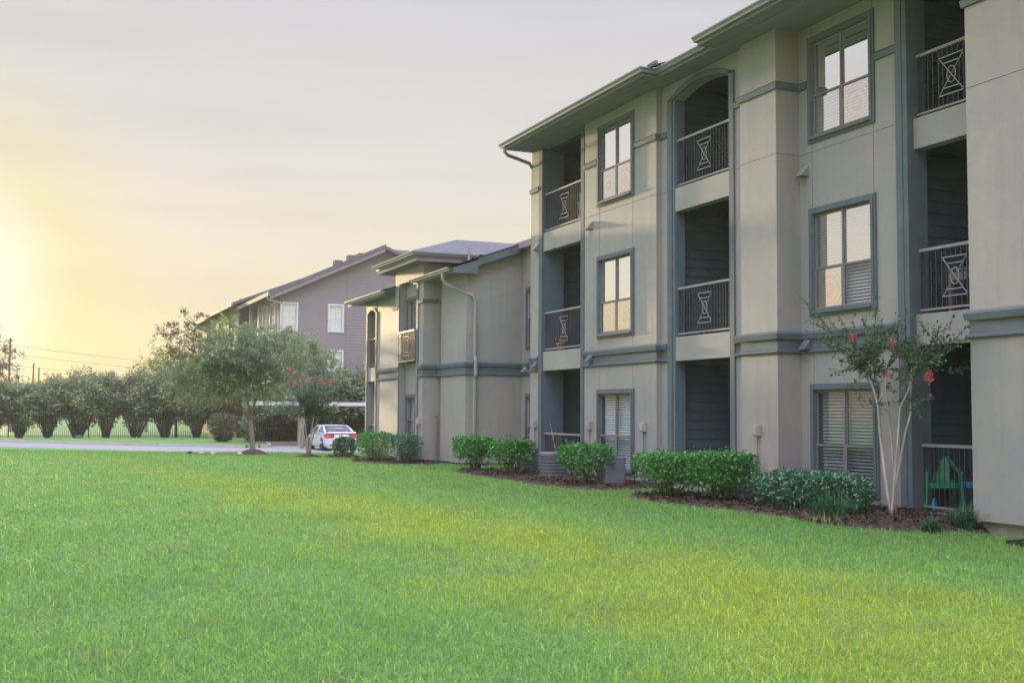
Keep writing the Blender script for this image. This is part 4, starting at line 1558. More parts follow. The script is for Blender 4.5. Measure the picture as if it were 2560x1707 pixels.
def blades(name, C, rng, length, width, mat, parent=None, droop=.8, seg=4, spread=.9):
    """arching strap leaves from points C"""
    n = len(C)
    az = rng.uniform(0, 2 * np.pi, n)
    out_ = np.column_stack([np.cos(az), np.sin(az), np.zeros(n)])
    side = np.column_stack([-np.sin(az), np.cos(az), np.zeros(n)])
    L = length * rng.uniform(.55, 1.2, n)
    k = rng.uniform(.25, 1.0, n) * spread
    rings = []
    for s in np.linspace(0, 1, seg + 1):
        hx = L * (k * s)
        hz = L * (s * 1.05 - droop * k * s * s)
        c = C + out_ * hx[:, None] + np.array([0, 0, 1]) * hz[:, None]
        ww = width * (1 - s ** 2.2) * .5 + .0008
        rings.append((c - side * ww, c + side * ww))
    V = []
    for a, b in zip(rings[:-1], rings[1:]):
        V.append(np.stack([a[0], a[1], b[1], b[0]], 1))
    V = np.concatenate(V, 1).reshape(-1, 3) if False else np.stack(V, 1).reshape(-1, 3)
    if parent is not None:
        V = V - np.array(root_of(parent).location)[None, :]
    return mesh_np(name, V, np.full(len(V) // 4, 4), mat, parent)


def liriope(label, x, y, n, L, seed, straw=0):
    rng = np.random.default_rng(seed)
    z0 = gz(x, y) + .04
    t = thing('grass_clump', label, 'plant', (x, y, z0), 'strap leaved clumps in the mulch')
    r = L * .35
    C = np.column_stack([x + rng.normal(0, r * .5, n), y + rng.normal(0, r * .5, n), np.full(n, z0)])
    blades('leaf_blades', C, rng, L, .011, 'leaf_liriope', t)
    if straw:
        C = np.column_stack([x + rng.normal(0, r * .9, straw), y - .1 + rng.normal(0, r * .6, straw), np.full(straw, z0)])
        tag(blades('dry_blades', C, rng, L * .55, .009, 'straw', t, 1.0, spread=1.3), kind='stuff')
    return t


def flower_head(parent, p, r, seed):
    rng = np.random.default_rng(seed)
    d = rng.normal(size=(130, 3))
    d /= np.linalg.norm(d, axis=1)[:, None]
    P = np.array(p) + d * r * rng.uniform(.15, 1.15, 130)[:, None] ** .8 * np.array([.85, .85, 1.3])
    return leaves('flower_cluster', P, rng, r * .36, 'flower', parent, .8, .2, d)


def sprays(starts, ends, rng, per_m, leafsize, sag=.05, jitter=.02, pair=True):
    P, D, T = [], [], []
    for a, b in zip(starts, ends):
        a, b = np.array(a, float), np.array(b, float)
        L = np.linalg.norm(b - a)
        n = max(4, int(L * per_m))
        mid = (a + b) / 2 + np.array([0, 0, -sag * L])
        T.append([tuple(a), tuple(mid * .5 + (a + b) * .25), tuple(b)])
        ax = (b - a) / L
        sd = np.cross(ax, rng.normal(size=3))
        sd /= np.linalg.norm(sd)
        for k in range(n):
            s = (k + .5) / n
            c = a * (1 - s) ** 2 + 2 * mid * s * (1 - s) + b * s * s
            q = 1 if k % 2 else -1
            P.append(c + rng.normal(0, jitter, 3))
            D.append(sd * q * 1.4 + ax * .8 + rng.normal(0, .35, 3))
    return np.array(P), np.array(D), T


# ---- mulch beds
mulch_bed([(-11.5, 12.4), (-12.0, 11.75), (-12.45, 11.1), (-12.9, 10.5), (-13.65, 10.35), (-14.8, 10.5), (-15.8, 10.35), (-16.5, 10.1), (-17.6, 10.1), (-18.5, 10.25), (-18.9, 10.8), (-18.3, 11.5), (-17.2, 12.3), (-14, 12.6)], 5200, 1)
mulch_bed([(-20.0, 12.2), (-19.9, 11.5), (-20.1, 10.6), (-20.7, 10.2), (-21.8, 10.05), (-24.4, 10.1), (-26.6, 10.05), (-27.8, 10.35), (-28.1, 11.0), (-27.0, 12.3)], 4200, 2)
mulch_bed([(-31.3, 11.5), (-31.6, 10.6), (-32.3, 9.75), (-33.6, 9.25), (-34.9, 9.4), (-35.3, 10.2), (-34.8, 11.1), (-32.8, 11.1)], 1500, 3)
mulch_bed([(-38.2, 10.2), (-39.4, 9.7), (-40.6, 10.1), (-40.2, 11.0), (-38.8, 11.0)], 500, 4)

# ---- clipped shrubs, near to far
GP = 'clipped shrubs along the foot of the grey building'
clipped_shrub('low broad shrub with dark rounded leaves below the dark blinds, nearest the pink flowering tree', -14.55, 11.28, 2.15, 1.15, .56, 15000, 'leaf_dark', 11, GP, .08, .058, 8, 'rounded_shrub', .05, 4, .05, True)
clipped_shrub('bright green square shrub right of its twin, in front of the dark ground floor opening', -16.35, 10.80, 1.02, .85, .78, 6500, 'leaf_privet', 12, GP, .34, .064, under=.05)
clipped_shrub('bright green square shrub on bare stems left of its twin before the dark ground opening', -17.50, 10.48, 1.12, .85, .72, 5600, 'leaf_privet', 13, GP, .45, .064, under=.05)
clipped_shrub('open leggy green shrub standing between the two grey condensers', -21.15, 10.68, 1.25, .8, .78, 4400, 'leaf_privet', 14, GP, .44, .066, under=.06)
clipped_shrub('green shrub beside the round condenser left of the broom, right half of its pair', -25.1, 10.72, 1.0, .8, .77, 4600, 'leaf_privet', 15, GP, .44, .068, under=.05)
clipped_shrub('bright green shrub at the lower downspout corner, left half of its pair', -27.15, 10.55, 1.05, .8, .80, 5000, 'leaf_privet', 16, GP, .42, .068, under=.05)
clipped_shrub('green shrub hiding a condenser by the wing, right of the tufted one', -31.7, 10.15, 1.25, .75, .76, 3000, 'leaf_dark', 17, GP, .48, .064)
clipped_shrub('bright green shrub with a tall tuft on top, by the juliet balcony', -33.3, 9.75, 1.45, .85, .80, 4600, 'leaf_privet', 18, GP, .30, .06, 7, 'clipped_shrub', .1, 26)
clipped_shrub('small dense dark shrub next to the white car', -39.5, 10.45, .78, .75, .68, 4200, 'leaf_dark', 19, GP, .04, .06, 5, 'rounded_shrub', .05, 5, .05, True)

liriope('large strap leaved clump with dry blades at its foot, before the broad dark shrub', -13.05, 10.38, 420, .46, 21, 160)
liriope('small strap leaved clump tucked right of the large one by the dark shrub', -13.35, 10.98, 140, .32, 22, 20)
liriope('small dark tuft at the mulch edge below the green chair', -11.98, 11.25, 160, .24, 23)
liriope('strap leaved clump at the patio railing corner under the blue table', -12.05, 11.9, 260, .42, 24)

# ---- near flowering tree
cr = thing('crape_myrtle', 'slender pale stemmed flowering tree with red blossoms beside the green chair patio', 'tree', (-13.28, 11.75, .03))
S1 = [(-13.28, 11.75, -.05), (-13.38, 11.75, .36), (-13.47, 11.75, .89), (-13.53, 11.75, 1.24), (-13.56, 11.75, 1.66), (-13.61, 11.75, 1.81), (-13.69, 11.75, 2.02), (-13.82, 11.75, 2.23)]
S1b = [(-13.58, 11.75, 1.72), (-13.48, 11.75, 1.83), (-13.41, 11.77, 2.01), (-13.44, 11.8, 2.22)]
S2 = [(-13.33, 11.85, -.05), (-13.34, 11.85, .3), (-13.36, 11.85, .65), (-13.39, 11.85, 1.01), (-13.43, 11.85, 1.42), (-13.5, 11.85, 1.88), (-13.53, 11.85, 2.25)]
S3 = [(-13.23, 11.7, -.05), (-13.24, 11.7, .22), (-13.18, 11.7, .61), (-13.13, 11.7, .98), (-13.07, 11.7, 1.44), (-13.04, 11.7, 1.67), (-12.83, 11.7, 1.96), (-12.79, 11.7, 2.25)]
S4 = [(-13.28, 11.8, -.05), (-13.29, 11.8, .49), (-13.17, 11.8, .86), (-13.07, 11.8, 1.26), (-12.94, 11.8, 1.58), (-12.93, 11.8, 1.9), (-12.88, 11.8, 2.25)]
for s, r0 in ((S1, .026), (S1b, .014), (S2, .020), (S3, .021), (S4, .023)):
    q = MB()
    rs = [r0 * (1 - .55 * k / (len(s) - 1)) for k in range(len(s))]
    rs[0] *= 1.5
    q.tube(s, rs, 8)
    q.build('stem', 'bark_pale', cr, True)
rng = np.random.default_rng(5)
starts, ends = [], []
TLp = [(-14.88, 11.6, 3.25), (-14.92, 11.8, 2.96), (-14.26, 11.6, 3.13), (-13.53, 11.7, 3.40), (-12.94, 11.7, 2.89), (-14.17, 11.6, 2.31), (-14.04, 11.5, 2.58), (-13.67, 11.9, 2.98), (-13.28, 11.6, 2.96), (-14.41, 11.9, 2.72), (-13.9, 11.9, 2.88)]
TRp = [(-11.95, 11.7, 2.92), (-11.69, 11.8, 2.86), (-11.99, 11.5, 2.38), (-12.34, 11.6, 1.81), (-12.68, 11.8, 2.63), (-12.91, 11.6, 2.75), (-12.36, 11.8, 2.72), (-13.08, 11.9, 2.53)]
tw = MB()
for p in TLp:
    s = [(-13.82, 11.75, 2.2), (-13.5, 11.85, 2.2), (-13.65, 11.75, 2.05)][rng.integers(3)]
    starts.append(s)
    ends.append(p)
for p in TRp:
    s = [(-12.8, 11.7, 2.15), (-12.9, 11.8, 2.15)][rng.integers(2)] if p[2] > 2 else (-12.9, 11.75, 1.62)
    starts.append(s)
    ends.append(p)
main = list(zip(starts, ends))
for a, b in main:
    a_, b_ = np.array(a), np.array(b)
    for _ in range(5):
        s = rng.uniform(.15, .72)
        c = a_ + (b_ - a_) * s
        starts.append(tuple(c))
        ends.append(tuple(c + (b_ - a_) * rng.uniform(.12, .3) + rng.normal(0, .17, 3)))
for c0, n_ in (((-13.65, 11.75, 2.3), 26), ((-12.85, 11.75, 2.3), 20)):
    for _ in range(n_):
        c = np.array(c0) + rng.normal(0, 1, 3) * np.array([.2, .17, .2])
        starts.append(tuple(c))
        ends.append(tuple(c + rng.normal(0, .17, 3) + np.array([0, 0, .12])))
for k in range(6):
    starts.append((-13.45 + .1 * k, 11.75, 1.75))
    ends.append((-13.35 + .12 * k, 11.6 + .05 * k, 1.60 + .06 * k))
P, D, T = sprays(starts, ends, rng, 62, .046, .06)
for tline in T:
    tw.tube(tline, [.007, .005, .002], 4)
tw.build('branches', 'twig', cr)
leaves('foliage', P, rng, .066, 'leaf_crape', cr, .5, .6, D, .3)
for k, p in enumerate([(-13.94, 11.6, 2.74), (-13.08, 11.6, 2.61), (-13.14, 11.6, 2.14), (-12.35, 11.6, 2.09)]):
    flower_head(cr, p, [.058, .066, .046, .075][k], 40 + k)

# ---- far flowering tree on its mulch mound
z0 = gz(-39.4, 9.15)
c2_ = thing('crape_myrtle', 'bushy pink flowering tree on a round mulch mound, left of the white car', 'tree', (-39.4, 9.15, z0))
rng = np.random.default_rng(6)
q = MB()
starts, ends = [], []
for k in range(6):
    a = k * 1.05 + .3
    tx, ty = math.cos(a), math.sin(a)
    s = [(-39.4 + .04 * tx, 9.15 + .04 * ty, z0 - .05), (-39.4 + .08 * tx, 9.15 + .09 * ty, z0 + .5), (-39.4 + .22 * tx, 9.15 + .22 * ty, z0 + 1.0), (-39.4 + .5 * tx, 9.12 + .42 * ty, z0 + 1.75)]
    q = MB()
    q.tube(s, [.030, .024, .020, .012], 7)
    q.build('stem', 'bark_pale', c2_, True)
    for _ in range(13):
        b = np.array(s[2]) * .4 + np.array(s[3]) * .6
        e = np.array([-39.4 + rng.normal(0, .62), 9.10 + np.clip(rng.normal(0, .62), -1.1, 1.0), z0 + rng.uniform(1.5, 2.75)])
        if rng.random() < .3:
            e[2] += .4
        starts.append(tuple(b))
        ends.append(tuple(e))
for a, b in list(zip(starts, ends)):
    a_, b_ = np.array(a), np.array(b)
    for _ in range(5):
        c = a_ + (b_ - a_) * rng.uniform(.25, .9)
        starts.append(tuple(c))
        ends.append(tuple(c + (b_ - a_) * .12 + rng.normal(0, .16, 3)))
P, D, T = sprays(starts, ends, rng, 30, .07, .05, .03)
q = MB()
for tline in T[:78]:
    q.tube(tline, [.014, .009, .004], 4)
q.build('branches', 'twig', c2_)
leaves('foliage', P, rng, .085, 'leaf_crape', c2_, .5, .6, D, .3)
for k, (y, z) in enumerate([(8.25, 2.95), (8.10, 2.42), (8.2, 2.55), (8.75, 2.78), (8.7, 2.44), (8.9, 2.62), (9.32, 2.6), (9.5, 2.5), (9.7, 2.4), (8.45, 2.5), (9.6, 2.1), (8.4, 2.85), (9.75, 2.62)]):
    flower_head(c2_, (-38.75 + .1 * (k % 3), y + .02, z), .062 + .03 * (k % 3 == 0), 60 + k)


def mound(x, y, r, h, seed):
    rng_ = np.random.default_rng(seed)
    q_ = MB()
    z = gz(x, y)
    q_.lathe([(r, -.06), (r * .96, .02), (r * .7, h * .6), (r * .35, h * .95), (.02, h)], (x, y, z), 22)
    o = q_.build('mulch', 'mulch', None, True)
    BEDS.append([(x + r * math.cos(t), y + r * math.sin(t)) for t in np.linspace(0, 6.28, 13)[:-1]])
    return tag(o, kind='stuff')


mound(-39.4, 9.15, .5, .13, 1)
mound(-46.0, 8.45, .62, .22, 2)


# ---- broad trees
def lobed_tree(name, label, x, y, lobes, mat, seed, trunk_r, split, group=None, leaf=.09, per=26, dens=60, bark='bark', limbs=True, droop=.25):
    """lobes: (x, y, z, radius, density factor, material)"""
    rng_ = np.random.default_rng(seed)
    z_ = gz(x, y)
    t = thing(name, label, 'tree', (x, y, z_), group)
    tk_ = MB()
    sp = (x + split[0], y + split[1], z_ + split[2])
    tk_.tube([(x, y, z_ - .1), (x + split[0] * .1, y + split[1] * .1, z_ + .12), (x + split[0] * .3, y + split[1] * .35, z_ + split[2] * .5), sp],
             [trunk_r * 1.6, trunk_r * 1.12, trunk_r * .95, trunk_r * .85], 10)
    tk_.build('trunk', bark, t, True)
    lb = MB()
    byM = {}
    forks = []
    for (lx, ly, lz, lr, dn, *mm) in lobes:
        c = np.array([lx, ly, lz])
        s0 = np.array(sp)
        tr0 = trunk_r
        if len(forks) >= 3:
            s0 = min(forks, key=lambda q_: np.linalg.norm(q_ - c))
            tr0 = trunk_r * .55
        m1 = s0 * .55 + c * .45 + np.array([0, 0, .12 * lr]) + rng_.normal(0, .08, 3)
        forks.append(m1)
        lb.tube([tuple(s0 - np.array([0, 0, .1 if tr0 == trunk_r else .0])), tuple(s0 * .8 + m1 * .2 + rng_.normal(0, .03, 3)), tuple(m1), tuple(c)], [tr0 * .62, tr0 * .5, tr0 * .34, tr0 * .12], 6)
        for _ in range(5):
            e = c + rng_.normal(0, .45, 3) * lr
            lb.tube([tuple(m1 * .4 + c * .6), tuple(c * .5 + e * .5 + rng_.normal(0, .05, 3)), tuple(e)], [trunk_r * .18, trunk_r * .12, trunk_r * .05], 4)
        ncl = int(dens * dn * lr * lr)
        d = rng_.normal(size=(ncl, 3))
        d /= np.linalg.norm(d, axis=1)[:, None]
        rad = lr * rng_.uniform(.35, 1.12, ncl) ** .8
        cc = c + d * rad[:, None] * np.array([1, 1, .8])
        key = mm[0] if mm else mat
        for p_, dd in zip(cc, d):
            L = rng_.uniform(.28, .78) * (lr / 1.2) ** .3
            ax = dd * .8 + rng_.normal(0, .5, 3) + np.array([0, 0, .15])
            ax /= np.linalg.norm(ax)
            s = np.linspace(0, 1, per)[:, None]
            pts_ = p_ + ax * L * s - np.array([0, 0, 1]) * droop * L * s * s + rng_.normal(0, .045, (per, 3))
            byM.setdefault(key, [[], []])
            byM[key][0].append(pts_)
            byM[key][1].append(np.tile(ax, (per, 1)) + rng_.normal(0, .7, (per, 3)))
    lb.build('limbs', bark, t, True)
    for key, (pp, dd) in byM.items():
        leaves('crown', np.concatenate(pp), rng_, leaf, key, t, .36, .4, np.concatenate(dd), .4)
    return t


LT, LY, LD = 'leaf_tree', 'leaf_yellow', 'leaf_dry'
lobed_tree('shade_tree', 'broad feathery green shade tree with forked grey trunk on a mulch mound by the road', -46.0, 8.45,
           [(-46, 7.7, 4.0, 1.25, 1), (-45.6, 6.5, 3.55, 1.1, 1), (-46.2, 8.9, 3.8, 1.15, 1), (-46, 5.7, 4.15, .75, .6, LD), (-45.7, 8.8, 3.0, .95, .9), (-45.7, 6.5, 2.75, .95, 1),
            (-46.3, 5.75, 2.5, .75, .8), (-46.2, 9.7, 3.15, .8, .8), (-46.5, 9.75, 4.3, .75, .8), (-46.8, 7.5, 4.75, .65, .8, LY), (-46, 5.85, 5.05, .5, .35, LD), (-46, 5.15, 4.5, .5, .4, LD), (-46.3, 7.4, 2.9, .8, .8, LT), (-47, 9.0, 2.5, .7, .6, LY), (-45.5, 8.1, 3.5, .9, .9), (-45.3, 7.6, 2.65, .75, .9), (-45.4, 8.9, 2.55, .6, .9), (-45.5, 6.9, 3.3, .8, .8)],
           LT, 31, .105, (0, -.13, 1.4), leaf=.125, per=34, dens=90)
lobed_tree('leafy_tree', 'loose pale green tree standing before the mauve gable end', -60.5, 13.7,
           [(-60.5, 13.6, 4.6, 1.0, .8, LT), (-60.5, 12.9, 3.9, .9, .8, LT), (-60.2, 14.4, 4.2, .85, .8, LT), (-60.6, 13.4, 5.1, .6, .45, LY), (-60.5, 14.6, 4.9, .5, .4, LY), (-60.2, 13.7, 3.5, .9, .9, LT), (-60.4, 14.9, 3.7, .6, .7, LT)],
           LT, 32, .10, (0, 0, 1.8), leaf=.17, per=26, dens=80)
lobed_tree('leafy_tree', 'sunlit yellow green tree in front of the far building, behind the shade tree', -87.5, 10.4,
           [(-87.5, 10.1, 5.1, 1.35, .9, LY), (-87.5, 11.4, 4.6, 1.2, .9, LY), (-87.5, 9.2, 4.4, 1.1, .9, LY), (-87.5, 10.4, 3.7, 1.3, .8, LT)],
           LY, 33, .10, (0, 0, 1.6), leaf=.2, per=22, dens=70)
lobed_tree('thin_tree', 'nearly bare tree with upright twigs behind the hedge, left of the far building', -110, 10.4,
           [(-110, 10.9, 6.0, 1.3, .5, LD), (-110, 9.9, 5.0, 1.2, .5, LD), (-110, 11.6, 5.2, 1.2, .5, LD)], LD, 34, .14, (0, 0, 2.5), leaf=.16, per=12, dens=26, droop=-.35)
# tall tree cut by the left picture edge and more of the same row outside it
for k, (x, y, h, r, lab) in enumerate([(-100, -2.3, 8.0, 1.9, 'tall drooping tree at the left picture edge against the low sun'), (-112, -1.0, 4.6, 1.6, 'low round sunlit tree beside the tall one at the left edge'),
                                       (-104, -9.5, 8.5, 2.6, 'tall tree beyond the left picture edge'), (-98, -16, 7.5, 2.4, 'broad tree farther beyond the left picture edge')]):
    lobed_tree('roadside_tree', lab, x, y, [(x, y, h - r * .7, r * .8, .9), (x, y + r * .35, h - r * 1.3, r * .7, 1), (x, y - r * .6, h - r * 1.4, r * .8, .9), (x, y + .2 * r, h - r * 2.0, r * .7, 1)], LD if k < 2 else LT, 70 + k, .2, (0, 0, max(1.2, h - r * 2.6)), 'trees along the far verge', .22, 16, 22)
# far trees showing over the hedge
for k, (x, y, h, lab) in enumerate([(-140, 1.6, 5.2, 'small sunlit treetop over the hedge, next to the short poles'), (-140, 3.3, 5.9, 'sunlit treetop over the hedge, second from the short poles'), (-142, 5.9, 5.8, 'sunlit treetop over the middle of the hedge'),
                                    (-143, 8.3, 6.1, 'sunlit treetop over the hedge left of the bare tree'), (-150, -2.2, 6.0, 'distant sunlit treetop by the tall utility pole')]):
    lobed_tree('distant_tree', lab, x, y, [(x, y - .6, h - 1.0, 1.0, .8), (x, y + .5, h - .9, .9, .8), (x, y, h - 2.0, 1.4, .7)], LD, 80 + k, .16, (0, 0, 1.6), 'treetops beyond the hedge', .26, 12, 22)


# ---- the hedge of many-stemmed shrubs behind the fence
def hedge_proto(seed, hgt=4.4, rad=1.25):
    rng_ = np.random.default_rng(seed)
    t = thing('hedge_shrub', 'x', 'shrub', (0, 0, 0), 'tall vase shaped shrubs of the hedge behind the black fence')
    s_ = MB()
    tips = []
    for k in range(15):
        a = rng_.uniform(0, 6.28)
        r0, r1 = rng_.uniform(.05, .22), rng_.uniform(.45, 1.05) * rad
        p0 = (r0 * math.cos(a), r0 * math.sin(a), -.1)
        p1 = (r1 * .55 * math.cos(a), r1 * .55 * math.sin(a), rng_.uniform(.7, 1.1))
        p2 = (r1 * math.cos(a + .2), r1 * math.sin(a + .2), rng_.uniform(2.0, 2.6))
        tips.append(p2)
        s_.tube([p0, p1, p2], [.055, .038, .018], 5)
    s_.build('stems', 'twig', t, True)
    n = 5200
    d = rng_.normal(size=(n, 3))
    d /= np.linalg.norm(d, axis=1)[:, None]
    ph = rng_.uniform(0, 6.28, 4)
    lump = 1 + .22 * np.sin(d[:, 0] * 4 + ph[0]) * np.sin(d[:, 1] * 5 + ph[1]) + .14 * np.sin(d[:, 2] * 8 + d[:, 1] * 6 + ph[2])
    P_ = d * (lump * rng_.uniform(.45, 1.05, n) ** .6)[:, None] * np.array([rad * 1.15, rad * 1.38, (hgt - 1.0) / 2]) + np.array([0, 0, (hgt + 1.0) / 2])
    leaves('foliage', P_, rng_, .26, 'leaf_hedge', t, .5, .5, d * .6, .8, local=True)
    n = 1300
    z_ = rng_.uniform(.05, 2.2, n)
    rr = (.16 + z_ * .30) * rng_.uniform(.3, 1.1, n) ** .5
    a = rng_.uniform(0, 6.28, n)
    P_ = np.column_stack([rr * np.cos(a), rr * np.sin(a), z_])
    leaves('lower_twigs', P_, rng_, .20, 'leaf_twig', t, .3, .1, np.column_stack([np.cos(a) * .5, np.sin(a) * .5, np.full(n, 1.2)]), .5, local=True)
    return t


protos = [hedge_proto(91), hedge_proto(92, 4.5, 1.3), hedge_proto(93, 4.3, 1.2)]
HL = [(-9.4, 4.2, 'x1'), (-7.5, 4.3, 'x2'), (-5.6, 4.1, 'x3'), (-3.9, 4.2, 'x4'),
      (-2.1, 3.9, 'hedge shrub cut by the left picture edge'), (-.24, 3.75, 'first whole hedge shrub from the left picture edge'), (1.6, 3.95, 'second hedge shrub from the left, below the short poles'),
      (3.53, 4.35, 'third hedge shrub from the left, with a pale stone at its foot'), (5.33, 4.55, 'fourth hedge shrub from the left, right of a dark fence post'), (7.38, 4.65, 'fifth hedge shrub from the left, just left of the shade tree crown'),
      (9.35, 4.75, 'sixth hedge shrub from the left, with wide splayed bright lit stems'), (11.54, 4.2, 'dark hedge shrub left of the shade tree trunk'),
      (13.15, 4.3, 'dark hedge shrub hidden mostly by the shade tree crown'), (14.2, 3.2, 'medium hedge shrub right behind the shade tree trunk'),
      (17.4, 4.3, 'tall bluish hedge shrub behind the carport, left of its neighbour'), (18.9, 4.5, 'tall bluish hedge shrub behind the carport beside the wing corner'), (20.4, 4.4, 'tall hedge shrub partly hidden by the wing corner')]
nxt = 0
for k, (y, h, lab) in enumerate(HL):
    if lab.startswith('x'):
        lab = 'hedge shrub outside the left picture edge'
    src = protos[k % 3]
    o = src if k < 3 else copy_tree(src)
    o.location = (-84.9 if y < 14 else -71.1, y, gz(-85, y) + .05)
    o.rotation_euler = (0, 0, k * 1.7)
    s = h / 4.4
    o.scale = (1.0 + .12 * math.sin(k * 2.1), 1.0 + .14 * math.sin(k * 3.7 + 1), s)
    o['label'] = lab
lowp = []
for k, (y, h, lab) in enumerate([(11.2, 1.7, 'low dark rounded shrub just left of the shade tree trunk'), (13.0, 1.55, 'low dark shrub by the fence right of the shade tree trunk'), (14.5, 1.95, 'dark vase shaped shrub under the carport roof by the tan post'), (16.1, 2.0, 'dark shrub behind the far flowering tree'),
                                 (17.9, 1.95, 'dark shrub behind the white car roof'), (19.5, 1.95, 'dark shrub behind the car near the wing corner')]):
    rng = np.random.default_rng(120 + k)
    zz0 = gz(-85, y) + .03
    t = thing('low_shrub', lab, 'shrub', (-70.9, y, zz0), 'dark shrubs along the fence by the carport')
    n = 1500
    z_ = rng.uniform(.02, h, n)
    rr = (.25 + .75 * np.sin(np.clip(z_ / h, 0, 1) * 2.6)) * .85 * rng.uniform(.2, 1.1, n) ** .5
    a = rng.uniform(0, 6.28, n)
    P_ = np.column_stack([-70.9 + rr * np.cos(a), y + rr * np.sin(a), zz0 + z_])
    leaves('foliage', P_, rng, .22, 'leaf_twig' if k != 1 else 'leaf_hedge', t, .4, .3, np.column_stack([np.cos(a) * .5, np.sin(a) * .5, np.full(n, 1.0)]), .6)
    q = MB()
    for _ in range(8):
        a = rng.uniform(0, 6.28)
        q.tube([(-70.9 + .08 * math.cos(a), y + .08 * math.sin(a), zz0 - .1), (-70.9 + .6 * math.cos(a), y + .6 * math.sin(a), zz0 + h * .7)], [.04, .02], 4)
    q.build('stems', 'twig', t)

# ---- grass: real blades, thinning with distance
def make_grass():
    rng_ = np.random.default_rng(7)
    n = 760000
    u = rng_.random(n)
    r0, r1, pw = 3.2, 52.0, 1.55       # density falls as r^-pw
    e = 2 - pw
    r_ = (r0 ** e + u * (r1 ** e - r0 ** e)) ** (1 / e)
    az = rng_.uniform(-.72, .62, n)     # around the view axis, wider than the frame
    fx_, fy_ = -math.cos(YAW), math.sin(YAW)
    rx_, ry_ = math.sin(YAW), math.cos(YAW)
    X = r_ * (np.cos(az) * fx_ + np.sin(az) * rx_)
    Y = r_ * (np.cos(az) * fy_ + np.sin(az) * ry_)
    keep = (X > kerb_x(Y) + .12) & (X < -1.5)
    bl = np.where(X > -12.1, 11.95, np.where(X > -16.4, 12.4, np.where(X > -27.1, 11.98, np.where(X > -30.2, 13.15, np.where(X > -32.4, 11.42, 10.9)))))
    keep &= (Y < bl) | (X < -39.5)
    for bpoly in BEDS:
        keep &= ~in_poly(X, Y, bpoly)
    keep &= ~((X > -40) & (Y > bl))
    X, Y, r_ = X[keep], Y[keep], r_[keep]
    n = len(X)
    Z = ground(X, Y)
    # clumpy height
    up_ = rng_.random(n) < .26 + .16 * np.sin(X * 2.3 + np.sin(Y * 3.1)) * np.sin(Y * 2.7 + X * .6)
    h = np.where(up_, rng_.uniform(.040, .074, n), rng_.uniform(.020, .045, n))
    h *= (1 + .22 * np.sin(X * 1.7 + 2 * np.sin(Y * 1.1)) * np.sin(Y * 1.9)) * np.clip(1.1 - r_ * .009, .7, 1.1)
    wd = np.where(up_, .0078, .0066) * np.clip(r_ / 9.0, 1, 4.5) ** .85
    a = rng_.uniform(0, 2 * np.pi, n)
    sx, sy = np.cos(a), np.sin(a)
    lean = rng_.normal(0, 1, (n, 2)) * np.where(up_, .38, 1.25)[:, None] + np.array([.1, -.05])
    b0 = np.column_stack([X - sx * wd * .5, Y - sy * wd * .5, Z - .004])
    b1 = np.column_stack([X + sx * wd * .5, Y + sy * wd * .5, Z - .004])
    mx = X + lean[:, 0] * h * .4
    my = Y + lean[:, 1] * h * .4
    m0 = np.column_stack([mx - sx * wd * .42, my - sy * wd * .42, Z + h * .6])
    m1 = np.column_stack([mx + sx * wd * .42, my + sy * wd * .42, Z + h * .6])
    tp = np.column_stack([X + lean[:, 0] * h, Y + lean[:, 1] * h, Z + h])
    nv = n * 5
    V = np.stack([b0, b1, m1, m0, tp], 1).reshape(-1, 3)
    me = bpy.data.meshes.new('grass')
    me.vertices.add(nv)
    me.vertices.foreach_set('co', V.astype(np.float32).ravel())
    base_i = (np.arange(n) * 5)[:, None]
    li = (base_i + np.array([0, 1, 2, 3, 3, 2, 4])[None, :]).astype(np.int32).ravel()
    me.loops.add(len(li))
    me.loops.foreach_set('vertex_index', li)
    me.polygons.add(n * 2)
    ls = (np.arange(n) * 7)[:, None] + np.array([0, 4])[None, :]
    me.polygons.foreach_set('loop_start', ls.astype(np.int32).ravel())
    me.update(calc_edges=True)
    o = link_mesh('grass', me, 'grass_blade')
    return tag(o, kind='stuff')


make_grass()
# ------------------------------------------------------------------ fence, carport, car, poles
fen = thing('picket_fence', 'long black metal picket fence along the far verge in front of the hedge', 'fence', (-83.9, 8, -.4))
fy0, fy1 = -12.0, 12.2
zb_ = -.36
f = MB()
for z in (zb_ + .14, zb_ + 1.83, zb_ + 2.03):
    f.box(-83.93, -83.89, fy0, fy1, z - .022, z + .022)
y = fy0
pk = MB()
while y < fy1:
    pk.box(-83.921, -83.899, y - .011, y + .011, zb_, zb_ + 2.06)
    y += .125
for z in (zb_ + .14, zb_ + 1.5, zb_ + 1.68):
    f.box(-70.23, -70.19, 13.0, 24.0, z - .022, z + .022)
y = 13.0
while y < 24:
    pk.box(-70.221, -70.199, y - .011, y + .011, zb_, zb_ + 1.70)
    y += .125
rails = f.build('rails', 'fence_black', fen)
pk.split_build('pickets', 'fence_black', fen, .14)
for k in range(8):
    y = -11.0 + k * 5.05 if k < 5 else 13.05 + (k - 5) * 3.6
    p = MB()
    if k > 4:
        p.box(-70.25, -70.17, y - .035, y + .035, zb_ - .1, zb_ + 1.78)
        p.build('post', 'fence_black', fen)
        continue
    p.box(-83.96, -83.86, y - .04, y + .04, zb_ - .1, zb_ + 2.12)
    p.box(-83.975, -83.845, y - .055, y + .055, zb_ + 2.12, zb_ + 2.15)
    p.build('post', 'fence_black', fen)
wfn = thing('board_fence', 'brown wooden board fence seen through the shrubs below the carport', 'fence', (-72.3, 15, -.4))
f = MB()
for k in range(44):
    y = 12.9 + k * .15
    f.box(-72.32, -72.30, y, y + .14, -.45, 1.62 + .03 * ((k * 7) % 3))
f.build('boards', 'wood_fence', wfn)
f = MB()
for z in (.1, 1.2):
    f.box(-72.38, -72.321, 12.9, 19.5, z, z + .09)
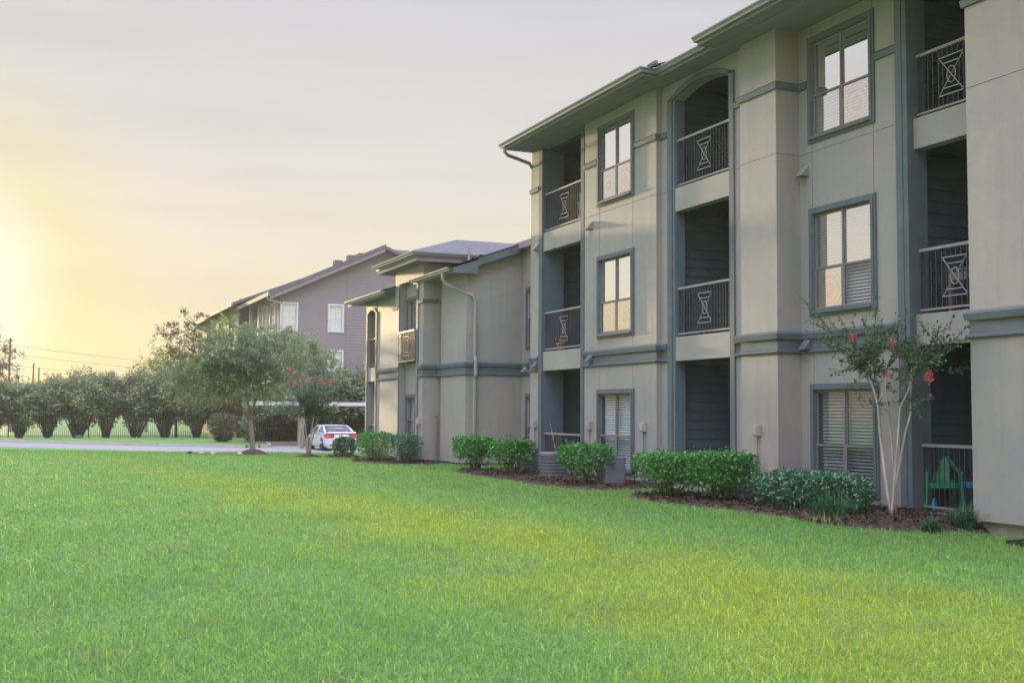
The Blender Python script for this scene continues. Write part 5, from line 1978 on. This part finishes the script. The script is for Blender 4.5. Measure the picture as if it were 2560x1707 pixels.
f.build('rail', 'wood_fence', wfn)

cpt = thing('carport', 'long flat white roofed carport on tan posts behind the car', 'carport', (-66.5, 18, -.4))
c = MB()
c.box(-67.9, -64.0, 12.12, 25.0, 1.98, 2.02)
for k in range(42):
    y = 12.2 + k * .305
    c.box(-67.9, -64.02, y, y + .05, 2.02, 2.05)
c.build('roof', 'white_metal', cpt)
c = MB()
c.box(-64.0, -63.95, 12.07, 25.05, 1.88, 2.09)
c.box(-67.95, -67.9, 12.07, 25.05, 1.88, 2.09)
c.box(-67.9, -64.0, 12.07, 12.12, 1.88, 2.09)
c.build('fascia', 'white_metal', cpt)
c = MB()
for y in (14.6, 19.0, 23.4):
    c.box(-67.8, -64.1, y - .08, y + .08, 1.76, 1.975)
    c.build('beam', 'post_tan', cpt)
    c = MB()
    c.box(-65.3, -65.1, y - .10, y + .10, -.45, 1.76)
    c.build('post', 'post_tan', cpt)
    c = MB()

# ---- white sedan, nose towards -X
car = thing('parked_car', 'white four door sedan parked on the lot, seen from behind beside the small dark shrub', 'car', (-57.7, 14.55, -.4))
CX, CY, CZ = -55.5, 14.55, -.40


def cw(s, v, z):
    return (CX - s, CY + v, CZ + z)


def loft(mbb, stations, ring_fn, cap=True):
    i0 = len(mbb.v)
    rings_ = [ring_fn(*st) for st in stations]
    k = len(rings_[0])
    for r_ in rings_:
        mbb.v += r_
    for a in range(len(rings_) - 1):
        for j in range(k - 1):
            mbb.f.append((i0 + a * k + j, i0 + a * k + j + 1, i0 + (a + 1) * k + j + 1, i0 + (a + 1) * k + j))
    if cap:
        mbb.f.append(tuple(i0 + j for j in range(k)))
        mbb.f.append(tuple(i0 + (len(rings_) - 1) * k + j for j in range(k - 1, -1, -1)))


def body_ring(s, zt, hw, zb):
    h = [(hw * .86, zb), (hw * .97, zb + .10), (hw, zb + .32 * (zt - zb)), (hw * .985, zb + .68 * (zt - zb)), (hw * .93, zt - .035), (hw * .84, zt), (hw * .4, zt + .015)]
    return [cw(s, -v, z) for v, z in h] + [cw(s, v, z) for v, z in reversed(h)]


b = MB()
loft(b, [(0.0, .60, .66, .34), (.03, .78, .74, .24), (.10, .87, .79, .19), (.30, .895, .815, .17), (.62, .90, .83, .16), (1.0, .895, .835, .16), (2.0, .87, .835, .16), (2.9, .855, .83, .16), (3.5, .82, .825, .17), (4.0, .75, .80, .18), (4.30, .66, .74, .2), (4.42, .52, .64, .28)], body_ring)
body = b.build('body', 'car_paint', car, True)
for mm in (body,):
    mm.modifiers.new('edge', 'EDGE_SPLIT').split_angle = R(50)


def cab_ring(s, zt, hb, ht):
    zb2 = .875
    h = [(hb, zb2), (hb * .5 + ht * .5 + .02, zb2 + (zt - zb2) * .55), (ht, zt - .015), (ht * .5, zt)]
    return [cw(s, -v, z) for v, z in h] + [cw(s, v, z) for v, z in reversed(h)]


g_ = MB()
loft(g_, [(.55, .89, .70, .66), (1.0, 1.10, .74, .60), (1.38, 1.235, .75, .56), (1.75, 1.27, .76, .555), (2.5, 1.262, .76, .555), (2.85, 1.17, .755, .58), (3.42, .88, .73, .68)], cab_ring)
g_.build('windows', 'car_glass', car, True)
r_ = MB()


def roof_ring(s, zt, ht):
    h = [(ht + .035, zt - .05), (ht + .012, zt - .002), (ht * .5, zt + .014)]
    return [cw(s, -v, z) for v, z in h] + [cw(s, v, z) for v, z in reversed(h)]


loft(r_, [(1.36, 1.235, .56), (1.5, 1.258, .56), (1.75, 1.275, .557), (2.3, 1.272, .557), (2.56, 1.255, .558)], roof_ring)
for sd_ in (-1, 1):
    r_.tube([cw(.52, sd_ * .72, .90), cw(.98, sd_ * .665, 1.10), cw(1.42, sd_ * .585, 1.245)], [.06, .05, .04], 6)
    r_.tube([cw(2.52, sd_ * .585, 1.25), cw(2.9, sd_ * .64, 1.13), cw(3.45, sd_ * .74, .88)], [.03, .03, .035], 6)
    r_.tube([cw(2.0, sd_ * .585, 1.25), cw(1.95, sd_ * .69, 1.06), cw(1.95, sd_ * .775, .88)], [.03, .03, .03], 6)
    r_.tube([cw(1.05, sd_ * .80, .89), cw(3.3, sd_ * .79, .875)], .022, 6)
r_.build('roof', 'car_paint', car, True)
sp_ = MB()
loft(sp_, [(-.01, .905, .70), (.05, .945, .74), (.16, .94, .74), (.26, .91, .72)], lambda s, z, hw: [cw(s, -hw, z - .02), cw(s, -hw, z), cw(s, hw, z), cw(s, hw, z - .02)])
sp_.build('spoiler', 'car_paint', car)
for sd_ in (-1, 1):
    tl_ = MB()
    pts_ = [(-.012, .40, .66), (-.012, .40, .85), (.015, .70, .86), (.10, .795, .85), (.34, .822, .82), (.34, .826, .74), (.10, .812, .64), (.02, .74, .64)]
    i0 = len(tl_.v)
    tl_.v += [cw(s - .004, sd_ * v * 1.012, z) for s, v, z in pts_] + [cw(s + .05, sd_ * v * .93, z) for s, v, z in pts_]
    nn = len(pts_)
    tl_.f.append(tuple(i0 + j for j in range(nn)))
    tl_.f.append(tuple(i0 + nn + j for j in range(nn - 1, -1, -1)))
    for j in range(nn):
        j2 = (j + 1) % nn
        tl_.f.append((i0 + j, i0 + j2, i0 + nn + j2, i0 + nn + j))
    tl_.build('tail_light', 'tail_red', car)
    mr = MB()
    mr.lathe([(.02, -.08), (.075, -.05), (.085, 0), (.075, .05), (.02, .08)], (0, 0, 0), 10)
    mr.v = [cw(3.02 + .5 * a, sd_ * (.86 + b_), .93 + cc * .8) for a, b_, cc in mr.v]
    mr.build('side_mirror', 'black', car, True)
    for s in (.82, 3.42):
        wq = MB()
        wq.tube([cw(s, sd_ * .62, .30), cw(s, sd_ * .80, .30)], .30, 20)
        wo = wq.build('wheel', 'tyre', car)
        rq = MB()
        rq.tube([cw(s, sd_ * .78, .30), cw(s, sd_ * .812, .30)], .19, 16)
        rq.build('rim', 'rim', wo)
        aq = MB()
        aq.tube([cw(s, sd_ * .60, .31), cw(s, sd_ * .829, .31)], .345, 20)
        aq.build('wheel_arch', 'black', car)
bpq = MB()
bpq.box(CX - .02, CX + .012, CY - .28, CY + .28, CZ + .40, CZ + .52)
bpq.build('number_plate', 'rim', car)
an = MB()
an.tube([cw(1.55, 0, 1.27), cw(1.50, 0, 1.33)], .008, 5)
an.build('aerial', 'black', car)

# ---- poles and wires
for k, (x, y, h, lab) in enumerate([(-180, -2.07, 11.9, 'tall utility pole at the left carrying thin wires'), (-205, 1.30, 9.2, 'short bare pole above the hedge, left one of two'), (-225, 2.35, 9.2, 'short bare pole above the hedge, thinner right one of two'), (-245, 44, 11.9, 'utility pole hidden behind the far building')]):
    t = thing('utility_pole', lab, 'pole', (x, y, -.4), 'utility poles beyond the hedge')
    q = MB()
    q.tube([(x, y, -.5), (x, y, h)], [.17, .12], 8)
    q.build('shaft', 'pole_wood', t)
    if k in (0, 3):
        q = MB()
        q.box(x - .06, x + .06, y - .08, y + .5, h - 3.9, h - 3.75)
        q.build('bracket', 'pole_wood', t)
for k, dz_ in enumerate((10.9, 9.6, 8.0)):
    a_, b_ = np.array([-180, -2.07, dz_]), np.array([-245, 44, dz_])
    q = MB()
    pts_ = []
    for s in np.linspace(0, 1, 17):
        p = a_ + (b_ - a_) * s
        p[2] -= 1.1 * 4 * s * (1 - s) * .6
        pts_.append(tuple(p))
    q.tube(pts_, .028, 4)
    tag(q.build('power_line', 'wire'), ['uppermost thin power line from the tall pole', 'middle thin power line from the tall pole', 'lowest thin power line from the tall pole'][k], 'wire', 'power lines across the sunset')

# ------------------------------------------------------------------ small things round the building


def superell(r, n=28, p=4):
    o = []
    for k in range(n):
        t = 2 * math.pi * k / n
        c_, s_ = math.cos(t), math.sin(t)
        q_ = (abs(c_) ** p + abs(s_) ** p) ** (-1 / p)
        o.append((r * q_ * c_, r * q_ * s_))
    return o


def condenser(label, x, y, w_=.52, h=.60, badge=False):
    z0_ = gz(x, y) + .05
    t = thing('air_conditioner', label, 'condenser', (x, y, z0_), 'air conditioner condensers by the wall')
    q_ = MB()
    q_.prism_z([(x + a, y + b_) for a, b_ in superell(w_ * .54, p=4)], z0_ - .10, z0_ + .01)
    q_.build('base_pad', 'concrete', t)
    q_ = MB()
    i0 = len(q_.v)
    rows = 6
    prof = []
    for k in range(rows):
        za, zb2 = z0_ + .02 + (h - .10) * k / rows, z0_ + .02 + (h - .10) * (k + 1) / rows
        prof += [(w_ * .500, za), (w_ * .496, zb2 - .026), (w_ * .43, zb2 - .024), (w_ * .43, zb2 - .004)]
    prof.append((w_ * .5, z0_ + h - .08))
    base_ = superell(1, 28, 3)
    for r_0, z in prof:
        q_.v += [(x + a * r_0, y + b_ * r_0, z) for a, b_ in base_]
    for a in range(len(prof) - 1):
        for j in range(28):
            j2 = (j + 1) % 28
            q_.f.append((i0 + a * 28 + j, i0 + a * 28 + j2, i0 + (a + 1) * 28 + j2, i0 + (a + 1) * 28 + j))
    q_.build('louvers', 'ac_louver', t)
    q_ = MB()
    for r_0, z in ((w_ * .515, z0_ + h - .085), (w_ * .515, z0_ + h - .03), (w_ * .47, z0_ + h), (w_ * .2, z0_ + h + .005)):
        q_.v += [(x + a * r_0, y + b_ * r_0, z) for a, b_ in base_]
    for a in range(3):
        for j in range(28):
            j2 = (j + 1) % 28
            q_.f.append((a * 28 + j, a * 28 + j2, (a + 1) * 28 + j2, (a + 1) * 28 + j))
    q_.f.append(tuple(84 + j for j in range(28)))
    q_.f.append(tuple(range(27, -1, -1)))
    q_.build('top_cover', 'ac_metal', t)
    if badge:
        q_ = MB()
        q_.box(x + w_ * .30, x + w_ * .535, y - w_ * .50, y + w_ * .3, z0_ + .02, z0_ + h - .084)
        q_.build('side_panel', 'ac_metal', t, bevel=.012)
        q_ = MB()
        q_.prism([(.038 * math.cos(a), .045 * math.sin(a)) for a in np.linspace(0, 6.283, 17)[:-1]], lambda u, v, tt: (x + w_ * .415 + u, y - w_ * .50 - tt, z0_ + h - .18 + v), -.002, .004)
        bo = q_.build('badge', 'white_plastic', t)
        q_ = MB()
        for du, dv in ((-.013, .008), (.014, .012), (0, -.016)):
            q_.prism([(du + .009 * math.cos(a), dv + .011 * math.sin(a)) for a in np.linspace(0, 6.283, 9)[:-1]], lambda u, v, tt: (x + w_ * .415 + u, y - w_ * .50 - tt, z0_ + h - .18 + v), .0035, .0055)
        q_.build('badge_mark', 'black', bo)
    return t


condenser('grey drum condenser under the broom patio, left of the leggy shrub', -23.85, 11.22, .56, .55)
condenser('grey condenser with a flat badge panel below the white blinds', -20.90, 11.16, .54, .56, True)
condenser('condenser half hidden behind shrubs beside the wing', -32.6, 10.55, .60, .64)
condenser('condenser hidden behind the pair of square green shrubs', -17.0, 11.55, .56, .60)
condenser('condenser hidden behind the shrub pair at the downspout corner', -26.0, 11.5, .56, .60)


def spotlight(label, x, y, z, sc=1.0):
    t = thing('garden_spotlight', label, 'spotlight', (x, y, gz(x, y)), 'black garden spotlights')
    q_ = MB()
    q_.tube([(x, y, gz(x, y) - .05), (x, y, z - .04)], .010, 6)
    q_.build('stake', 'black', t)
    q_ = MB()
    q_.tube([(x, y, z - .07), (x + .005, y + .01, z + .0), (x + .01, y + .03, z + .09 * sc)], [.035 * sc, .06 * sc, .065 * sc], 12)
    q_.build('lamp_head', 'black', t)


spotlight('black garden spotlight right of the badge panel condenser', -20.62, 11.55, .36, 1.25)
spotlight('black garden spotlight left of the broad dark shrub', -16.85, 11.62, .33)
# the second one is lit: a small warm pool on the pier corner
lp = bpy.data.lights.new('spotlight_lamp', 'SPOT')
lp.energy = 2.2
lp.color = (1.0, .62, .25)
lp.spot_size = R(70)
lp.spot_blend = .9
lp.shadow_soft_size = .03
lpo = bpy.data.objects.new('spotlight_lamp', lp)
COL.objects.link(lpo)
lpo.location = (-16.58, 11.86, .40)
lpo.rotation_euler = Vector((0, -.35, -1)).to_track_quat('-Z', 'Y').to_euler()
lpo.rotation_euler = Vector((.05, .55, 1)).to_track_quat('-Z', 'Y').to_euler()

# ---- patio things, right hand ground floor
FZ = F1 + .001
ch = thing('plastic_chair', 'green moulded plastic armchair behind the right hand patio railing', 'chair', (-13.74, 13.07, FZ))
chx, chy = -13.74, 13.07


def cl_(u, v, z):       # chair frame: faces +X / slightly towards the viewer
    a = R(-28)
    return (chx + u * math.cos(a) - v * math.sin(a), chy + u * math.sin(a) + v * math.cos(a), FZ + z)


q = MB()
ns = 9
for (zz_, dpt, hw_) in ():
    pass
seat = [(-.22, -.22), (.22, -.25), (.25, -.18), (.25, .18), (.22, .25), (-.22, .22)]
q.prism(seat, lambda u, v, t: cl_(u, v, t), .39, .42)
q.prism([(.20, -.25), (.262, -.18), (.262, .18), (.20, .25), (.20, .2), (.235, .15), (.235, -.15), (.20, -.2)], lambda u, v, t: cl_(u, v, t), .34, .389)
q.build('seat', 'chair_green', ch, bevel=.01)
q = MB()
rows_ = []
for z in np.linspace(.42, .80, 6):
    k = (z - .42) / .38
    rows_.append([(-.22 - .13 * k - .05 * (1 - (2 * s - 1) ** 2), (2 * s - 1) * (.22 + .03 * k), z) for s in np.linspace(0, 1, 9)])
for a in range(5):
    for j in range(8):
        q.face([cl_(*rows_[a][j]), cl_(*rows_[a][j + 1]), cl_(*rows_[a + 1][j + 1]), cl_(*rows_[a + 1][j])])
bo_ = q.build('backrest', 'chair_green', ch)
bo_.modifiers.new('solid', 'SOLIDIFY').thickness = .018
for sd_ in (-1, 1):
    q = MB()
    i0 = 0
    path = [(-.34, .25, .78), (-.22, .27, .70), (-.05, .28, .63), (.12, .285, .61), (.24, .27, .60)]
    for (u, v, z) in path:
        q.v += [cl_(u, sd_ * (v - .028), z), cl_(u, sd_ * (v + .028), z), cl_(u, sd_ * (v + .028), z - .028), cl_(u, sd_ * (v - .028), z - .028)]
    for a in range(len(path) - 1):
        for j in range(4):
            j2 = (j + 1) % 4
            q.f.append((a * 4 + j, a * 4 + j2, (a + 1) * 4 + j2, (a + 1) * 4 + j))
    q.f.append((0, 1, 2, 3))
    q.f.append(tuple((len(path) - 1) * 4 + j for j in (3, 2, 1, 0)))
    q.build('armrest', 'chair_green', ch)
    for (u0, u1, zt_) in ((.22, .27, .595), (-.22, -.31, .45)):
        q = MB()
        vv = .25
        for t_, w_ in ((0, .026), (1, .036)):
            uu = u1 + (u0 - u1) * t_
            v2 = .285 + (vv - .285) * t_
            zc_ = zt_ * t_
            q.v += [cl_(uu - w_, sd_ * (v2 - w_ * .6), zc_), cl_(uu + w_, sd_ * (v2 - w_ * .6), zc_), cl_(uu + w_, sd_ * (v2 + w_ * .6), zc_), cl_(uu - w_, sd_ * (v2 + w_ * .6), zc_)]
        q.f += [(0, 1, 2, 3), (7, 6, 5, 4), (0, 4, 5, 1), (1, 5, 6, 2), (2, 6, 7, 3), (3, 7, 4, 0)]
        q.build('leg', 'chair_green', ch)
tb_ = thing('plastic_table', 'small bright blue table beside the green chair', 'table', (-13.2, 13.45, FZ))
q = MB()
q.box(-13.40, -12.6, 13.2, 13.8, FZ + .42, FZ + .445)
q.box(-13.38, -12.62, 13.22, 13.245, FZ + .36, FZ + .4195)
q.box(-13.38, -13.355, 13.246, 13.78, FZ + .36, FZ + .4195)
q.build('tabletop', 'table_blue', tb_, bevel=.006)
for x in (-13.17, -12.67):
    for y in (13.27, 13.73):
        q = MB()
        q.box(x - .025, x + .025, y - .025, y + .025, FZ, FZ + .36)
        q.build('leg', 'table_blue', tb_)
pt = thing('flower_pot', 'small terracotta pot with a young plant on the blue table', 'plant pot', (-13.22, 13.32, FZ + .445))
q = MB()
q.lathe([(.045, 0), (.065, .10), (.07, .10), (.07, .13), (.058, .13), (.055, .10)], (-13.22, 13.32, FZ + .446), 16)
q.build('pot', 'terracotta', pt, True)
rng = np.random.default_rng(3)
leaves('leaves', np.array([-13.22, 13.32, FZ + .58]) + rng.normal(0, 1, (60, 3)) * np.array([.03, .03, .06]) + np.array([0, 0, .05]), rng, .05, 'leaf_yellow', pt, .5)
bt = thing('spray_bottle', 'small light blue bottle on the patio edge left of the green chair', 'bottle', (-13.56, 12.80, FZ))
q = MB()
q.lathe([(.036, 0), (.04, .01), (.04, .11), (.03, .15), (.014, .175), (.014, .20)], (-13.56, 12.80, FZ), 14)
q.build('body', 'bottle_blue', bt, True)
q = MB()
q.lathe([(.016, .20), (.016, .225), (.006, .235)], (-13.56, 12.80, FZ + .0005), 10)
q.build('cap', 'black', bt)
# second floor, right stack: a greyed wooden stand
zf = F2 + .0205
rk_ = thing('wooden_stand', 'greyed wooden stand holding dark things on the middle balcony at right', 'stand', (-13.45, 13.35, zf))
for u0, u1, v0, v1, z0_, z1_ in ((-13.86, -13.80, 13.2, 13.26, .02, .72), (-13.36, -13.30, 13.2, 13.26, .02, .72), (-13.86, -13.80, 13.6, 13.66, .02, .72), (-13.36, -13.30, 13.6, 13.66, .02, .72)):
    q = MB()
    q.box(u0 + .25, u1 + .25, v0, v1, zf, zf + z1_)
    q.build('post', 'greywood', rk_)
q = MB()
q.box(-13.62, -13.04, 13.19, 13.67, zf + .60, zf + .70) if False else q.box(-13.549, -13.111, 13.205, 13.255, zf + .57, zf + .70)
q.box(-13.63, -13.03, 13.18, 13.68, zf + .721, zf + .745)
q.build('top', 'greywood', rk_)
bx = thing('storage_box', 'dark box with a blue lid inside the greyed wooden stand', 'box', (-13.3, 13.42, zf))
q = MB()
q.box(-13.5, -13.15, 13.3, 13.58, zf, zf + .36)
q.build('body', 'black', bx, bevel=.01)
q = MB()
q.box(-13.34, -13.14, 13.29, 13.59, zf + .361, zf + .45)
q.build('lid', 'broom_blue', bx, bevel=.01)

# ---- left stack
bk_ = thing('flower_bucket', 'white bucket with a reddish plant behind the middle left balcony railing', 'plant pot', (-25.95, 12.42, F2 + .06))
q = MB()
q.lathe([(.09, 0), (.115, .19), (.12, .19), (.12, .21), (.10, .21)], (-25.95, 12.42, F2 + .051), 16)
q.build('pot', 'white_plastic', bk_, True)
leaves('leaves', np.array([-25.95, 12.42, F2 + .36]) + rng.normal(0, 1, (90, 3)) * np.array([.08, .06, .08]), rng, .07, 'flower', bk_, .4)


def patio_chair(label, x, y, z, mat, ang, group='white balcony chairs'):
    t = thing('balcony_chair', label, 'chair', (x, y, z), group)
    a = R(ang)

    def tf(u, v, zz):
        return (x + u * math.cos(a) - v * math.sin(a), y + u * math.sin(a) + v * math.cos(a), z + zz)
    q_ = MB()
    q_.prism([(-.21, -.22), (.22, -.24), (.22, .24), (-.21, .22)], lambda u, v, tt: tf(u, v, tt), .40, .43)
    q_.build('seat', mat, t, bevel=.008)
    q_ = MB()
    q_.prism([(-.22, -.21), (-.20, -.21), (-.20, .21), (-.22, .21)], lambda u, v, tt: tf(u - (tt - .43) * .25, v, tt), .431, .84)
    q_.build('backrest', mat, t)
    for s1 in (-1, 1):
        for u in (-.2, .2):
            q_ = MB()
            q_.tube([tf(u, s1 * .2, .40), tf(u * 1.2, s1 * .23, 0)], [.02, .016], 6)
            q_.build('leg', mat, t)
        q_ = MB()
        q_.tube([tf(-.26, s1 * .22, .62), tf(.0, s1 * .24, .64), tf(.2, s1 * .24, .62), tf(.21, s1 * .22, .42)], .018, 6)
        q_.build('armrest', mat, t)
    return t


patio_chair('white plastic chair on the top left balcony, seen through its railing', -25.1, 12.75, F3 + .022, 'white_plastic', 150)
patio_chair('white plastic chair at the right end of the middle left balcony', -24.65, 12.75, F2 + .022, 'white_plastic', 200)
patio_chair('dark metal chair behind the top middle balcony railing', -18.7, 13.0, F3 + .022, 'black', 190, 'dark balcony chairs')
patio_chair('dark metal chair behind the middle balcony railing of the arched stack', -18.75, 13.0, F2 + .022, 'black', 170, 'dark balcony chairs')
bb = thing('storage_tub', 'blue plastic tub on the middle left balcony', 'tub', (-25.2, 13.3, F2 + .021))
q = MB()
q.prism_z([(-25.42, 13.1), (-25.0, 13.1), (-25.0, 13.5), (-25.42, 13.5)], F2 + .021, F2 + .40)
q.build('body', 'broom_blue', bb, bevel=.02)
q = MB()
q.box(-25.45, -24.97, 13.07, 13.53, F2 + .401, F2 + .44)
q.build('lid', 'broom_blue', bb, bevel=.01)
bw = thing('broom', 'broom with blue grip leaning in the bottom left patio corner', 'broom', (-25.85, 12.35, F1))
q = MB()
q.tube([(-25.80, 12.30, F1 + .12), (-26.22, 12.30, 1.10)], .014, 8)
q.build('handle', 'broom_wood', bw)
q = MB()
q.tube([(-26.22, 12.30, 1.10), (-26.30, 12.30, 1.30)], .019, 8)
q.build('grip', 'broom_blue', bw)
q = MB()
q.prism_y([(-25.95, F1), (-25.62, F1), (-25.74, F1 + .13), (-25.86, F1 + .13)], 12.27, 12.33)
q.build('bristles', 'broom_blue', bw)
og = thing('watering_can', 'orange plastic can in the dark of the bottom left patio', 'can', (-25.3, 13.6, F1))
q = MB()
q.lathe([(.12, 0), (.14, .02), (.14, .22), (.10, .27), (.05, .28)], (-25.3, 13.6, F1 + .5), 16)
q.build('body', 'orange_plastic', og, True)
q = MB()
q.tube([(-25.3, 13.47, F1 + .70), (-25.3, 13.36, F1 + .78), (-25.3, 13.42, F1 + .62)], .015, 6)
q.build('handle', 'orange_plastic', og)
cr8 = thing('crate', 'dark crate carrying the orange can on the bottom left patio', 'crate', (-25.3, 13.6, F1))
q = MB()
for k in range(4):
    q.box(-25.55, -25.05, 13.38, 13.82, F1 + .02 + k * .12, F1 + .11 + k * .12)
q.box(-25.53, -25.07, 13.40, 13.80, F1, F1 + .495)
q.build('body', 'greywood', cr8)

# ---- oddments on the ground
for k, (x, y, lab) in enumerate([(-47.9, 6.25, 'small dark stone at the road edge of the lawn'), (-45.5, 6.38, 'flat pale stone on the lawn left of the shade tree'), (-45.6, 6.84, 'small grey stone on the lawn near the shade tree'), (-44.9, 7.75, 'pale stone at the foot of the shade tree mound')]):
    rng = np.random.default_rng(200 + k)
    q = MB()
    q.lathe([(.10, -.02), (.13, .02), (.11, .06), (.05, .085)], (0, 0, 0), 10)
    zc_ = gz(x, y) + .04
    q.v = [(x + a * (1 + .2 * rng.normal()) * (.5 if k % 2 == 0 else .8), y + b_ * (1 + .2 * rng.normal()) * .8, zc_ + c_ * .8) for a, b_, c_ in q.v]
    tag(q.build('stone', 'black' if k == 0 else 'stone_white', None, True), lab, 'stone', 'loose stones at the lawn edge')
q = MB()
q.lathe([(.20, -.02), (.26, .04), (.20, .16), (.08, .2)], (-84.3, 3.55, -.36), 12)
tag(q.build('stone', 'stone_white', None, True), 'larger pale rock at the foot of a hedge shrub by the fence', 'stone')
vb = thing('drain_grate', 'flat black edged drain tray lying in the grass at the right picture edge', 'drain', (-10.75, 11.45, gz(-10.75, 11.45)))
zv = gz(-10.75, 11.45) + .02
q = MB()
for u0, u1, v0, v1 in ((-10.82, -10.2, 11.36, 11.40), (-10.82, -10.2, 11.60, 11.64), (-10.82, -10.78, 11.40, 11.60), (-10.24, -10.2, 11.40, 11.60)):
    q.box(u0, u1, v0, v1, zv - .03, zv + .04)
q.build('frame', 'black', vb)
q = MB()
q.box(-10.78, -10.24, 11.40, 11.60, zv - .02, zv + .018)
q.build('tray', 'conduit', vb)

# ------------------------------------------------------------------ evening haze
hz = MB()
hz.box(-432, 66, -336, 336, -1.6, 16.5)
me = bpy.data.materials.new('haze')
me.use_nodes = True
t = me.node_tree
t.nodes.clear()
pv = t.nodes.new('ShaderNodeVolumePrincipled')
pv.inputs['Color'].default_value = (1.0, .95, .86, 1)
pv.inputs['Density'].default_value = .0005
pv.inputs['Anisotropy'].default_value = .3
mo = t.nodes.new('ShaderNodeOutputMaterial')
t.links.new(pv.outputs[0], mo.inputs['Volume'])
tag(hz.build('haze', me), kind='stuff')
